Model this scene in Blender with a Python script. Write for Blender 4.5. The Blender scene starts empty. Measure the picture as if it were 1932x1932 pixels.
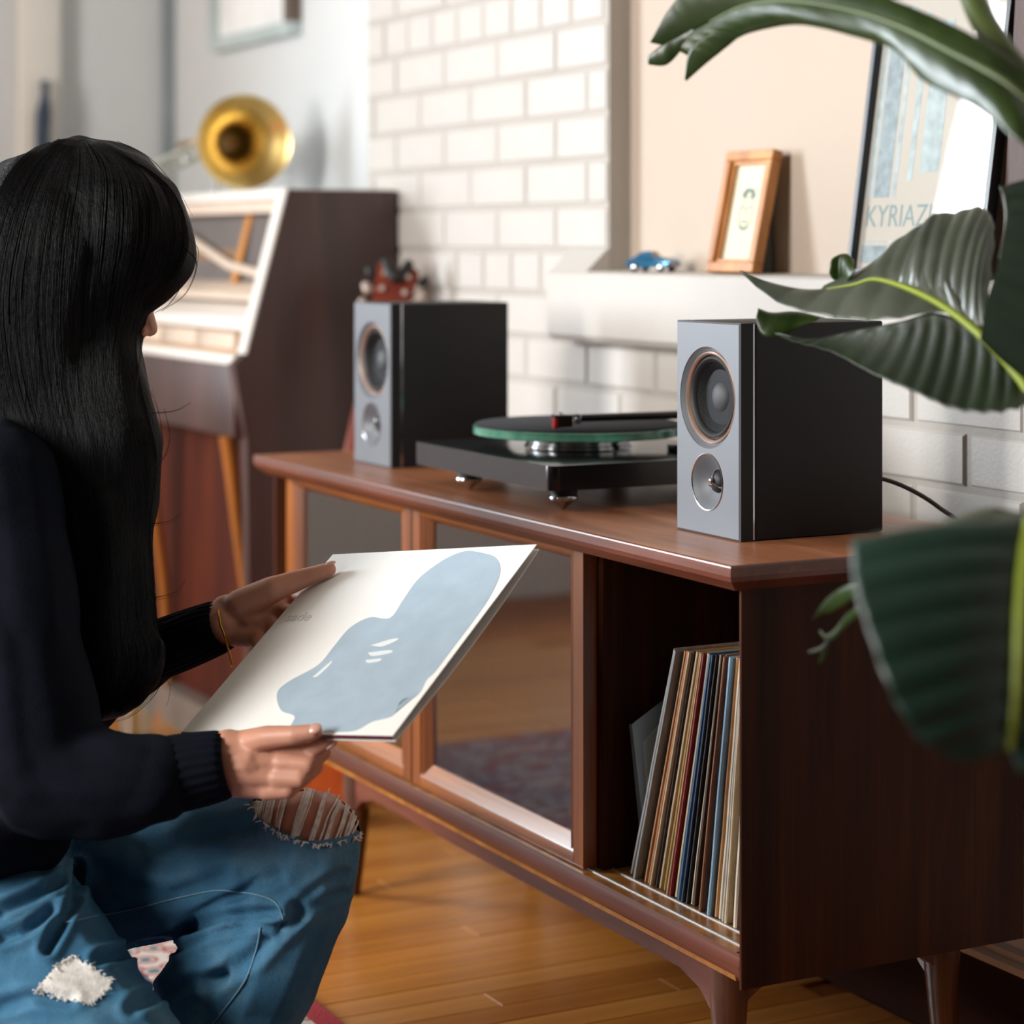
import bpy, bmesh, math, random
import numpy as np
from mathutils import Vector, Matrix, noise
from mathutils.bvhtree import BVHTree

random.seed(7)
SC = bpy.context.scene
COL = SC.collection

# ------------------------------------------------------------------ camera, light, exposure
FPX, YH, CX = 4200.0, 460.0, 966.0          # focal length, horizon row, centre column in a 1932 px frame
ZC = 1.03
TH = math.atan2(2196.0, FPX)
RGT = Vector((math.cos(TH), -math.sin(TH), 0)); FWD = Vector((math.sin(TH), math.cos(TH), 0)); UP = Vector((0, 0, 1))
CAMLOC = Vector((0, 0, ZC))
cam_d = bpy.data.cameras.new('camera'); cam = bpy.data.objects.new('camera', cam_d); COL.objects.link(cam)
cam.location = CAMLOC; cam.rotation_euler = (math.pi / 2, 0, -TH)
cam_d.sensor_width = 36; cam_d.lens = 36 * FPX / 1932.0
cam_d.shift_y = -(966 - YH) / 1932.0
cam_d.dof.use_dof = True; cam_d.dof.focus_distance = 2.60; cam_d.dof.aperture_fstop = 3.0
cam_d.clip_start = 0.05
SC.camera = cam

world = bpy.data.worlds.new('world'); SC.world = world; world.use_nodes = True
bg = world.node_tree.nodes['Background']; bg.inputs[0].default_value = (0.75, 0.87, 1.0, 1); bg.inputs[1].default_value = 2.0

def area(name, loc, rot, sx, sy, watts, col):
    l = bpy.data.lights.new(name, 'AREA'); l.shape = 'RECTANGLE'; l.size = sx; l.size_y = sy; l.energy = watts; l.color = col
    o = bpy.data.objects.new(name, l); COL.objects.link(o); o.location = loc; o.rotation_euler = rot
    return o
# daylight in the two windows (outside the panes)
area('daylight_far_window', (-1.46, 5.86, 1.75), (math.radians(-90), 0, 0), 1.48, 1.9, 350, (0.86, 0.94, 1.0))
area('daylight_side_window', (-2.46, 2.4, 1.8), (0, math.radians(-90), 0), 1.9, 1.2, 210, (1.0, 0.97, 0.92))

SC.view_settings.view_transform = 'Standard'; SC.view_settings.look = 'None'
SC.view_settings.exposure = 0.22; SC.view_settings.gamma = 1.0; SC.view_settings.use_curve_mapping = False
SC.cycles.max_bounces = 8; SC.cycles.transparent_max_bounces = 12
SC.cycles.caustics_reflective = False; SC.cycles.caustics_refractive = False
SC.cycles.sample_clamp_indirect = 4.0

# ------------------------------------------------------------------ geometry of the view
def Q(px, py, d):
    """the point of the room that the photograph shows at (px, py), d metres deep"""
    return CAMLOC + d * (FWD + RGT * ((px - CX) / FPX) - UP * ((py - YH) / FPX))
def QX(px, py, X):
    r = FWD + RGT * ((px - CX) / FPX) - UP * ((py - YH) / FPX)
    return CAMLOC + r * (X / r.x)
def PX(p):
    v = Vector(p) - CAMLOC; d = v.dot(FWD)
    return CX + FPX * v.dot(RGT) / d, YH - FPX * v.z / d, d

# ------------------------------------------------------------------ materials
def lin(h):
    h = h.lstrip('#'); c = [int(h[i:i + 2], 16) / 255 for i in (0, 2, 4)]
    return tuple((x / 12.92 if x <= .04045 else ((x + .055) / 1.055) ** 2.4) for x in c) + (1,)
MATS = {}
def newmat(name):
    m = bpy.data.materials.new(name); m.use_nodes = True; nt = m.node_tree
    MATS[name] = m
    return m, nt, nt.nodes['Principled BSDF'], nt.links
def coords(nt, scale=(1, 1, 1), kind='Object'):
    tc = nt.nodes.new('ShaderNodeTexCoord'); mp = nt.nodes.new('ShaderNodeMapping'); mp.inputs['Scale'].default_value = scale
    nt.links.new(tc.outputs[kind], mp.inputs['Vector']); return mp.outputs[0]
def ramp(nt, fac, stops):
    r = nt.nodes.new('ShaderNodeValToRGB'); nt.links.new(fac, r.inputs[0])
    while len(r.color_ramp.elements) < len(stops): r.color_ramp.elements.new(0.5)
    for e, (p, c) in zip(r.color_ramp.elements, stops): e.position = p; e.color = lin(c) if isinstance(c, str) else c
    return r.outputs[0]
def noise_tex(nt, vec, scale, detail=4, rough=.55, dist=0):
    n = nt.nodes.new('ShaderNodeTexNoise'); nt.links.new(vec, n.inputs['Vector'])
    n.inputs['Scale'].default_value = scale; n.inputs['Detail'].default_value = detail; n.inputs['Roughness'].default_value = rough
    n.inputs['Distortion'].default_value = dist
    return n.outputs[0]
def bump(nt, b, height, strength, dist=.002):
    n = nt.nodes.new('ShaderNodeBump'); n.inputs['Strength'].default_value = strength; n.inputs['Distance'].default_value = dist
    nt.links.new(height, n.inputs['Height']); nt.links.new(n.outputs[0], b.inputs['Normal'])
def plain(name, col, rough=.5, metal=0, var=.12, vscale=6, bmp=0, bscale=60, spec=.5, coat=0):
    """one colour with a faint mottling and, if asked, fine relief"""
    m, nt, b, L = newmat(name); v = coords(nt)
    c = lin(col) if isinstance(col, str) else col
    lo = tuple(x * (1 - var) for x in c[:3]) + (1,); hi = tuple(min(1, x * (1 + var)) for x in c[:3]) + (1,)
    L.new(ramp(nt, noise_tex(nt, v, vscale, 3), [(.3, lo), (.7, hi)]), b.inputs['Base Color'])
    b.inputs['Roughness'].default_value = rough; b.inputs['Metallic'].default_value = metal
    b.inputs['Specular IOR Level'].default_value = spec
    if coat: b.inputs['Coat Weight'].default_value = coat; b.inputs['Coat Roughness'].default_value = .12
    if bmp: bump(nt, b, noise_tex(nt, v, bscale, 4), bmp)
    return m
def wood(name, c0, c1, c2, axis='Y', scale=9, rough=.38, coat=.25, fine=.25):
    m, nt, b, L = newmat(name)
    st = {'X': (.08, 1, 1), 'Y': (1, .08, 1), 'Z': (1, 1, .08)}[axis]
    v = coords(nt, st)
    n1 = noise_tex(nt, v, scale, 5, .6, 1.6)
    st2 = {'X': (.02, 1, 1), 'Y': (1, .02, 1), 'Z': (1, 1, .02)}[axis]
    n2 = noise_tex(nt, coords(nt, st2), scale * 22, 3, .7)
    mx = nt.nodes.new('ShaderNodeMix'); mx.inputs[0].default_value = fine
    L.new(n1, mx.inputs[2]); L.new(n2, mx.inputs[3])
    L.new(ramp(nt, mx.outputs[0], [(.32, c0), (.52, c1), (.72, c2)]), b.inputs['Base Color'])
    b.inputs['Roughness'].default_value = rough; b.inputs['Coat Weight'].default_value = coat; b.inputs['Coat Roughness'].default_value = .25
    bump(nt, b, n2, .12, .001)
    return m
def pane_mat(name, tint=(1, 1, 1, 1), rough=.02, ior=1.5, extra=0.0):
    m = bpy.data.materials.new(name); m.use_nodes = True; nt = m.node_tree; nt.nodes.clear(); L = nt.links; MATS[name] = m
    out = nt.nodes.new('ShaderNodeOutputMaterial'); mix = nt.nodes.new('ShaderNodeMixShader')
    tr = nt.nodes.new('ShaderNodeBsdfTransparent'); tr.inputs[0].default_value = tint
    gl = nt.nodes.new('ShaderNodeBsdfGlossy'); gl.inputs['Roughness'].default_value = rough
    fr = nt.nodes.new('ShaderNodeFresnel'); fr.inputs['IOR'].default_value = ior
    ad = nt.nodes.new('ShaderNodeMath'); ad.operation = 'ADD'; ad.use_clamp = True; ad.inputs[1].default_value = extra
    ge = nt.nodes.new('ShaderNodeNewGeometry'); iv = nt.nodes.new('ShaderNodeMath'); iv.operation = 'SUBTRACT'; iv.inputs[0].default_value = 1; L.new(ge.outputs['Backfacing'], iv.inputs[1])
    mu = nt.nodes.new('ShaderNodeMath'); mu.operation = 'MULTIPLY'; L.new(ad.outputs[0], mu.inputs[0]); L.new(iv.outputs[0], mu.inputs[1])   # only the outer face mirrors
    L.new(fr.outputs[0], ad.inputs[0]); L.new(mu.outputs[0], mix.inputs[0]); L.new(tr.outputs[0], mix.inputs[1]); L.new(gl.outputs[0], mix.inputs[2])
    L.new(mix.outputs[0], out.inputs[0])
    return m

# ------------------------------------------------------------------ object helpers
WLOC = {}
def link(o, parent=None):
    COL.objects.link(o)
    if parent is not None:
        o.parent = parent
        o.matrix_parent_inverse = Matrix.Translation(-WLOC.get(parent.name, Vector((0, 0, 0))))
    return o
def tag(o, label=None, cat=None, group=None, kind=None):
    if label: o['label'] = label
    if cat: o['category'] = cat
    if group: o['group'] = group
    if kind: o['kind'] = kind
    return o
def thing(name, loc, label, cat, group=None, kind=None):
    o = bpy.data.objects.new(name, None); COL.objects.link(o); o.location = loc; o.empty_display_size = .05
    WLOC[o.name] = Vector(loc)
    return tag(o, label, cat, group, kind)
def finish(name, me, mat, parent=None, smooth=False, angle=None):
    o = bpy.data.objects.new(name, me)
    if mat is not None:
        for m in (mat if isinstance(mat, (list, tuple)) else [mat]): me.materials.append(m)
    if smooth: me.polygons.foreach_set('use_smooth', [True] * len(me.polygons))
    if angle is not None:
        me.polygons.foreach_set('use_smooth', [True] * len(me.polygons))
        try: me.set_sharp_from_angle(angle=math.radians(angle))
        except Exception: pass
    me.update()
    return link(o, parent)
def mesh(name, verts, faces, mat, parent=None, smooth=False, angle=None):
    me = bpy.data.meshes.new(name); me.from_pydata([tuple(v) for v in verts], [], faces)
    return finish(name, me, mat, parent, smooth, angle)
def bm_done(name, bm, mat, parent=None, smooth=False, angle=None):
    bmesh.ops.recalc_face_normals(bm, faces=bm.faces)
    me = bpy.data.meshes.new(name); bm.to_mesh(me); bm.free()
    return finish(name, me, mat, parent, smooth, angle)
def bm_box(bm, x, y, z, M=None):
    vs = [bm.verts.new((M @ Vector((a, b, c))) if M else (a, b, c)) for a in x for b in y for c in z]
    for f in ((0, 1, 3, 2), (4, 6, 7, 5), (0, 4, 5, 1), (2, 3, 7, 6), (0, 2, 6, 4), (1, 5, 7, 3)):
        bm.faces.new([vs[i] for i in f])
    return vs
def box(name, x, y, z, mat, parent=None, bevel=0, seg=2, M=None):
    bm = bmesh.new(); bm_box(bm, x, y, z, M)
    if bevel:
        bmesh.ops.bevel(bm, geom=bm.edges[:], offset=bevel, segments=seg, affect='EDGES', profile=.5)
        return bm_done(name, bm, mat, parent, angle=40)
    return bm_done(name, bm, mat, parent)
def prism(name, poly, axis, a, b, mat, parent=None, bevel=0):
    """extrude a 2-D outline along an axis: X -> (y,z), Y -> (x,z), Z -> (x,y)"""
    def p3(p, t): return {'X': (t, p[0], p[1]), 'Y': (p[0], t, p[1]), 'Z': (p[0], p[1], t)}[axis]
    bm = bmesh.new(); A = [bm.verts.new(p3(p, a)) for p in poly]; B = [bm.verts.new(p3(p, b)) for p in poly]
    bm.faces.new(A); bm.faces.new(B[::-1]); n = len(poly)
    for i in range(n): bm.faces.new((A[i], B[i], B[(i + 1) % n], A[(i + 1) % n]))
    if bevel: bmesh.ops.bevel(bm, geom=bm.edges[:], offset=bevel, segments=2, affect='EDGES', profile=.5)
    return bm_done(name, bm, mat, parent, angle=35)
def frame_of(axis):
    w = Vector(axis).normalized(); u = w.cross(Vector((0, 0, 1)))
    if u.length < 1e-3: u = Vector((1, 0, 0))
    u.normalize(); return u, w.cross(u), w
def lathe(name, prof, origin, axis, mat, parent=None, seg=48, caps=True, angle=45):
    u, v, w = frame_of(axis); o = Vector(origin); vs = []; fs = []
    for r, h in prof:
        for k in range(seg):
            a = 2 * math.pi * k / seg; vs.append(o + w * h + (u * math.cos(a) + v * math.sin(a)) * r)
    n = len(prof)
    for i in range(n - 1):
        for k in range(seg):
            k2 = (k + 1) % seg; fs.append((i * seg + k, i * seg + k2, (i + 1) * seg + k2, (i + 1) * seg + k))
    if caps:
        if prof[0][0] > 1e-6: fs.append(tuple(range(seg))[::-1])
        if prof[-1][0] > 1e-6: fs.append(tuple((n - 1) * seg + k for k in range(seg)))
    bm = bmesh.new(); bv = [bm.verts.new(x) for x in vs]; bm.verts.ensure_lookup_table()
    for f in fs: bm.faces.new([bv[i] for i in f])
    bmesh.ops.remove_doubles(bm, verts=bm.verts[:], dist=1e-6)
    return bm_done(name, bm, mat, parent, angle=angle)
def cat_rom(pts, n):
    P = [Vector(p) for p in pts]
    if len(P) == 2: return [P[0].lerp(P[1], i / (n - 1)) for i in range(n)]
    Pp = [P[0] * 2 - P[1]] + P + [P[-1] * 2 - P[-2]]; out = []; m = len(P) - 1
    for i in range(n):
        t = i / (n - 1) * m; k = min(int(t), m - 1); f = t - k
        a, b, c, d = Pp[k], Pp[k + 1], Pp[k + 2], Pp[k + 3]
        out.append(.5 * ((2 * b) + (c - a) * f + (2 * a - 5 * b + 4 * c - d) * f * f + (3 * b - a - 3 * c + d) * f ** 3))
    return out
def bm_tube(bm, pts, rad, seg=8, closed=False):
    n = len(pts); rs = rad if isinstance(rad, (list, tuple)) else [rad] * n
    u = None; rings = []
    for i, p in enumerate(pts):
        a = pts[(i - 1) % n] if closed else pts[max(i - 1, 0)]; b = pts[(i + 1) % n] if closed else pts[min(i + 1, n - 1)]
        w = (Vector(b) - Vector(a)); w = w.normalized() if w.length > 1e-9 else Vector((0, 0, 1))
        if u is None: u = w.orthogonal().normalized()
        u = u - w * u.dot(w); u = u.normalized() if u.length > 1e-6 else w.orthogonal().normalized()
        v = w.cross(u)
        rings.append([bm.verts.new(Vector(p) + (u * math.cos(2 * math.pi * k / seg) + v * math.sin(2 * math.pi * k / seg)) * rs[i]) for k in range(seg)])
    m = n if closed else n - 1
    for i in range(m):
        A, B = rings[i], rings[(i + 1) % n]
        for k in range(seg): bm.faces.new((A[k], A[(k + 1) % seg], B[(k + 1) % seg], B[k]))
    if not closed and seg > 2: bm.faces.new(rings[0][::-1]); bm.faces.new(rings[-1])
def tube(name, pts, rad, mat, parent=None, seg=10, n=None, closed=False):
    if n:
        k = len(pts); rs = rad
        P = cat_rom(pts, n)
        if isinstance(rad, (list, tuple)): rs = [float(np.interp(i / (n - 1) * (k - 1), range(k), rad)) for i in range(n)]
    else: P, rs = [Vector(p) for p in pts], rad
    bm = bmesh.new(); bm_tube(bm, P, rs, seg, closed)
    return bm_done(name, bm, mat, parent, angle=50)
def bm_capsule(bm, p1, r1, p2, r2, sub=2):
    b2 = bmesh.new()
    bmesh.ops.create_icosphere(b2, subdivisions=sub, radius=1)
    pts = [v.co.copy() for v in b2.verts]; b2.free()
    b3 = bmesh.new()
    for q in pts: b3.verts.new(Vector(p1) + q * r1)
    if (Vector(p1) - Vector(p2)).length > 1e-6:
        for q in pts: b3.verts.new(Vector(p2) + q * r2)
    res = bmesh.ops.convex_hull(b3, input=b3.verts[:])
    bmesh.ops.delete(b3, geom=[g for g in res['geom_interior'] if isinstance(g, bmesh.types.BMVert)], context='VERTS')
    loose = [v for v in b3.verts if not v.link_faces]
    if loose: bmesh.ops.delete(b3, geom=loose, context='VERTS')
    me = bpy.data.meshes.new('tmp'); b3.to_mesh(me); b3.free(); bm.from_mesh(me); bpy.data.meshes.remove(me)
def bm_ellipsoid(bm, c, ax):
    """ax: three vectors (semi-axes)"""
    b2 = bmesh.new(); bmesh.ops.create_icosphere(b2, subdivisions=3, radius=1)
    for v in b2.verts: q = v.co.copy(); v.co = Vector(c) + ax[0] * q.x + ax[1] * q.y + ax[2] * q.z
    me = bpy.data.meshes.new('tmp'); b2.to_mesh(me); b2.free(); bm.from_mesh(me); bpy.data.meshes.remove(me)
def blob(name, caps, voxel, mat, parent=None, smooth_it=6, ell=(), fold=None):
    """one continuous surface grown around tapered limbs"""
    bm = bmesh.new()
    for c in caps: bm_capsule(bm, *c)
    for e in ell: bm_ellipsoid(bm, *e)
    bmesh.ops.recalc_face_normals(bm, faces=bm.faces)
    me = bpy.data.meshes.new(name); bm.to_mesh(me); bm.free()
    o = bpy.data.objects.new(name, me); COL.objects.link(o)
    r = o.modifiers.new('r', 'REMESH'); r.mode = 'VOXEL'; r.voxel_size = voxel
    if smooth_it: s = o.modifiers.new('s', 'SMOOTH'); s.factor = .5; s.iterations = smooth_it
    dg = bpy.context.evaluated_depsgraph_get(); me2 = bpy.data.meshes.new_from_object(o.evaluated_get(dg))
    bpy.data.objects.remove(o); bpy.data.meshes.remove(me); me2.name = name
    if fold:
        me2.update(); nr = [v.normal.copy() for v in me2.vertices]
        for v, nn in zip(me2.vertices, nr): v.co = v.co + nn * fold(v.co, nn)
    me2.materials.clear()
    return finish(name, me2, mat, parent, smooth=True)
def copy_tree(o, loc, parent=None):
    c = o.copy(); COL.objects.link(c); WLOC[c.name] = Vector(loc)
    c.location = loc
    for ch in list(o.children):
        k = ch.copy(); COL.objects.link(k); mi = ch.matrix_parent_inverse.copy(); k.parent = c; k.matrix_parent_inverse = mi
        for g in list(ch.children):
            h = g.copy(); COL.objects.link(h); h.parent = k
    return c
def text_mesh(name, body, size, M, mat, parent=None):
    cu = bpy.data.curves.new('t', 'FONT'); cu.body = body; cu.size = size; cu.extrude = .0001
    o = bpy.data.objects.new('t', cu); COL.objects.link(o)
    dg = bpy.context.evaluated_depsgraph_get(); me = bpy.data.meshes.new_from_object(o.evaluated_get(dg))
    bpy.data.objects.remove(o); bpy.data.curves.remove(cu)
    me.transform(M); me.name = name; me.materials.clear()
    return finish(name, me, mat, parent)

# ------------------------------------------------------------------ palette
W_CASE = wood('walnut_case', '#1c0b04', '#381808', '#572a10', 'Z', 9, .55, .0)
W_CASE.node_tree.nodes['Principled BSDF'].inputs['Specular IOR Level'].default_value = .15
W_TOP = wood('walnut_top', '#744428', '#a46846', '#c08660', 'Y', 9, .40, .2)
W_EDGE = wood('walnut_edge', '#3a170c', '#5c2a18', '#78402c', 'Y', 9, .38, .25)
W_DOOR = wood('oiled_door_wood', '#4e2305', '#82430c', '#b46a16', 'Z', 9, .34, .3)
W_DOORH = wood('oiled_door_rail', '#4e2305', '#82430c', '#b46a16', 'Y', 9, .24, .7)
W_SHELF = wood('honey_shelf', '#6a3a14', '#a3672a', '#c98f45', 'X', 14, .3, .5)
W_FLOOR = [wood('floor_oak_%d' % i, a, b, c, 'X', 7, .33, .35) for i, (a, b, c) in enumerate((
    ('#96591f', '#bd7a2f', '#d49548'), ('#90521b', '#b6732b', '#ce8c40'), ('#986028', '#c28039', '#d69a50'), ('#8c501d', '#b06e2a', '#ca863f')))]
PAINT = plain('white_brick_paint', '#c0bbb5', .55, var=.03, vscale=9, bmp=.35, bscale=160)
MORTAR = plain('painted_joint', '#aea8a1', .7, var=.04, bmp=.5, bscale=120)
PLASTER = plain('cream_plaster', '#bcac9d', .7, var=.02, vscale=2.5, bmp=.2, bscale=70)
WHITEWALL = plain('white_wall_paint', '#d6d9da', .7, var=.02, vscale=2, bmp=.1, bscale=80)
CEILP = plain('ceiling_paint', '#7d756a', .8, var=.02)
TRIMW = plain('white_gloss_trim', '#dfdcd4', .4, var=.02)
DARKWOOD = wood('dark_baseboard', '#1d0a04', '#33160a', '#452210', 'Y', 8, .7, .0)
DARKWOOD.node_tree.nodes['Principled BSDF'].inputs['Specular IOR Level'].default_value = .1
CH_BAFFLE = plain('grey_satin_baffle', '#62656b', .48, metal=.15, var=.03, vscale=20)
CH_BODY = plain('charcoal_cabinet', '#1a1b1e', .55, var=.04, vscale=30, bmp=.05, bscale=400, spec=.3)
CHROME = plain('polished_steel', '#c9cbd0', .12, metal=1, var=.03)
COPPER = plain('copper_ring', '#f0cdbb', .28, metal=.7, var=.04)
RUBBER = plain('black_rubber', '#0b0b0d', .55, var=.1)
CONE = plain('woven_cone', '#0a0b0c', .6, spec=.25, var=.3, vscale=300, bmp=.5, bscale=500)
DUST = plain('dust_cap', '#3c3d40', .62, metal=.1, var=.05)
BLACKSAT = plain('black_satin_plinth', '#15171c', .25, var=.06, vscale=30, coat=.3)
FELT = plain('dark_felt', '#1a1c24', .9, var=.1, vscale=120, bmp=.4, bscale=500)
GOLD = plain('brass_gold', '#ecd08a', .3, metal=1, var=.06)
BRASSW = plain('worn_brass', '#c9962f', .28, metal=1, var=.1)
GLASS = pane_mat('door_pane', (.80, .80, .78, 1), .03, 1.55, .17)
CLEAR = pane_mat('clear_pane', (.98, .98, .98, 1), .01, 1.5)

# ------------------------------------------------------------------ the room
XW, XB, YN0, YN1 = 1.85, 1.895, 2.10, 3.197     # brick face, niche back, niche ends
floor = mesh('floor', [(-2.7, -2.5, -.004), (2.3, -2.5, -.004), (2.3, 5.9, -.004), (-2.7, 5.9, -.004)], [(0, 1, 2, 3)],
             None, None)
m, nt, b, L = newmat('floor_strip_wood'); v = coords(nt, (1, 1, 1))
bt = nt.nodes.new('ShaderNodeTexBrick'); L.new(v, bt.inputs['Vector']); bt.inputs['Scale'].default_value = 1
bt.inputs['Brick Width'].default_value = .9; bt.inputs['Row Height'].default_value = .057; bt.inputs['Mortar Size'].default_value = .0008
bt.inputs['Color1'].default_value = lin('#a9632a'); bt.inputs['Color2'].default_value = lin('#8a4c1c'); bt.inputs['Mortar'].default_value = lin('#2a140a')
L.new(bt.outputs[0], b.inputs['Base Color']); b.inputs['Roughness'].default_value = .35
floor.data.materials.append(m)
tag(floor, 'orange-brown strip wood floor of the room', 'floor', kind='structure')
# planks laid one by one where the photograph shows them
prng = random.Random(3)
plank_meshes = {}
y = 1.93; row = 0
while y < 5.1:
    x = .15 - prng.random() * .35
    while x < 1.833:
        ln = .45 + prng.random() * .75; x1 = min(x + ln, 1.833)
        if x1 - x < .08: break
        lk = max(.1, round((x1 - x) * 20) / 20); key = (lk, prng.randrange(4))
        if key not in plank_meshes:
            bm = bmesh.new(); h = .0035; e = .0011; a, c = key[0], .0568
            lo = [bm.verts.new(q) for q in ((0, 0, 0), (a, 0, 0), (a, c, 0), (0, c, 0))]
            mi = [bm.verts.new(q) for q in ((0, 0, h - e), (a, 0, h - e), (a, c, h - e), (0, c, h - e))]
            hi = [bm.verts.new(q) for q in ((e, e, h), (a - e, e, h), (a - e, c - e, h), (e, c - e, h))]
            for A, B in ((lo, mi), (mi, hi)):
                for i in range(4): bm.faces.new((A[i], A[(i + 1) % 4], B[(i + 1) % 4], B[i]))
            bm.faces.new(hi)
            me = bpy.data.meshes.new('plank'); bm.to_mesh(me); bm.free(); me.materials.append(W_FLOOR[key[1]]); plank_meshes[key] = me
        o = bpy.data.objects.new('plank', plank_meshes[key]); link(o, floor)
        o.location = (x, y, -.0035 + prng.uniform(-.0002, .0002)); o.scale = ((x1 - x - .0006) / key[0], 1, 1)
        x = x1
    y += .0572; row += 1

# right-hand wall: mortar body with a shallow niche, every visible brick its own piece
bm = bmesh.new(); ZN0, ZN1, ZT = .93, 2.3, 2.8; XM = XW + .0035
bm_box(bm, (XM, 2.1), (-2.5, YN0), (0, ZT)); bm_box(bm, (XM, 2.1), (YN1, 4.18), (0, ZT))
bm_box(bm, (XM, 2.1), (YN0, YN1), (0, ZN0)); bm_box(bm, (XM, 2.1), (YN0, YN1), (ZN1, ZT)); 
wr = bm_done('wall_right', bm, MORTAR); tag(wr, 'white painted brick wall behind the credenza', 'wall', kind='structure')
box('niche_back', (XB, XB + .02), (YN0 - .01, YN1 + .01), (ZN0, ZN1), PLASTER, wr)
CH, BL = .07664, .2205
brick_meshes = {}
def brick_mesh(kind):
    if kind not in brick_meshes:
        ly = {'stretcher': BL - .009, 'header': BL / 2 - .009}[kind]; lz = CH - .0085; dx = .047; e = .0035
        bm = bmesh.new()
        bk = [bm.verts.new(q) for q in ((dx, 0, 0), (dx, ly, 0), (dx, ly, lz), (dx, 0, lz))]
        mi = [bm.verts.new(q) for q in ((e, 0, 0), (e, ly, 0), (e, ly, lz), (e, 0, lz))]
        fr = [bm.verts.new(q) for q in ((0, e, e), (0, ly - e, e), (0, ly - e, lz - e), (0, e, lz - e))]
        for A, B in ((bk, mi), (mi, fr)):
            for i in range(4): bm.faces.new((A[i], A[(i + 1) % 4], B[(i + 1) % 4], B[i]))
        bm.faces.new(fr); bmesh.ops.recalc_face_normals(bm, faces=bm.faces)
        me = bpy.data.meshes.new('brick'); bm.to_mesh(me); bm.free(); me.materials.append(PAINT); brick_meshes[kind] = (me, ly)
    return brick_meshes[kind]
brng = random.Random(5); far_bricks = bmesh.new()
def place_brick(kind, y0, y1, z0):
    me, ly = brick_mesh(kind)
    if y1 - y0 < .02: return
    if y1 < 1.76:                                   # out of the photograph: joined into one piece
        tmp = me.copy(); tmp.transform(Matrix.Translation((XW, y0 + .0045, z0 + .00425)) @ Matrix.Diagonal((1, (y1 - y0 - .009) / ly, 1, 1))); far_bricks.from_mesh(tmp); bpy.data.meshes.remove(tmp); return
    o = bpy.data.objects.new('brick', me); link(o, wr)
    o.location = (XW + brng.uniform(-.0012, .0012), y0 + .0045, z0 + .00425); o.scale = (1, (y1 - y0 - .009) / ly, 1)
for k in range(-12, 8):
    z0 = 1.0952 + k * CH; head = (k - 4) % 6 == 0
    step = BL / 2 if head else BL
    off = 3.375 + (BL / 4 if head else (0 if k % 2 else BL / 2))
    n0 = math.floor((-.6 - off) / step)
    for n in range(n0, n0 + 80):
        a, c = off + n * step, off + (n + 1) * step
        if a > 4.17: continue
        c = min(c, 4.18)
        if z0 + CH > ZN0 + .03 and z0 < ZN1:            # rows beside the niche
            for lo, hi in ((-9, YN0), (YN1, 9)):
                aa, cc = max(a, lo), min(c, hi)
                if cc - aa > .025: place_brick('header' if head else 'stretcher', aa, cc, z0)
        else: place_brick('header' if head else 'stretcher', a, c, z0)
tag(bm_done('brickwork', far_bricks, PAINT, wr), kind='stuff')
# sloped sill of the niche
sill = thing('trim_1', (1.83, 2.7, .87), 'white painted sloping window sill of the wall niche', 'sill', kind='structure')
ZS = .984
pr = [(XW + .01, .868), (1.815, .868), (1.806, .878), (1.806, ZS - .004), (1.811, ZS), (XB + .005, ZS + .003), (XB + .005, .868)]
prism('sill_slab', pr, 'Y', 2.02, 3.325, PAINT, sill)
prism('sill_end', [(1.808, ZS - .002), (XW + .004, ZS - .002), (XW + .004, 1.022), (1.85, 1.022)], 'Y', YN1, 3.322, PAINT, sill)
# dark baseboard with a pale moulding
bb = thing('baseboard_right', (1.84, 2.5, 0), 'dark wooden baseboard with pale moulding along the brick wall', 'baseboard', kind='structure')
box('board', (1.834, 1.8535), (-2.4, 4.18), (0, .128), DARKWOOD, bb)
prism('moulding', [(1.854, .122), (1.83, .124), (1.828, .134), (1.838, .138), (1.836, .147), (1.845, .152), (1.847, .165), (1.854, .166)], 'Y', -2.4, 4.18, TRIMW, bb)
# plaster wall set back behind the piano
wp = box('wall_recess', (1.96, 2.1), (4.18, 5.75), (0, 2.8), WHITEWALL); tag(wp, 'plain pale plaster wall behind the piano', 'wall', kind='structure')
# far wall with door casing and a window outside the frame
bm = bmesh.new(); YF = 5.72
bm_box(bm, (-2.5, -2.2), (YF, YF + .2), (0, 2.8)); bm_box(bm, (-.72, 2.1), (YF, YF + .2), (0, 2.8))
bm_box(bm, (-2.2, -.72), (YF, YF + .2), (0, .8)); bm_box(bm, (-2.2, -.72), (YF, YF + .2), (2.7, 2.8))
wf = bm_done('wall_far', bm, WHITEWALL); tag(wf, 'pale far wall with white door casing at the end of the room', 'wall', kind='structure')
dn = thing('door_1', (1.6, YF, 0), 'white panelled door with casing in the far wall', 'door', kind='structure')
box('door_leaf', (.7, 1.53), (YF - .03, YF + .0), (0, 2.2), WHITEWALL, dn, .004)
box('casing', (1.53, 1.64), (YF - .06, YF), (0, 2.3), TRIMW, dn, .01)
box('stile', (1.4, 1.455), (YF - .045, YF - .03), (.1, 2.1), TRIMW, dn, .006)
box('corner_strip', (1.93, 1.96), (YF - .03, YF), (0, 2.8), plain('grey_corner', '#8e979a', .6), dn)  # narrow strip where the two walls meet, greyer than both
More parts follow.
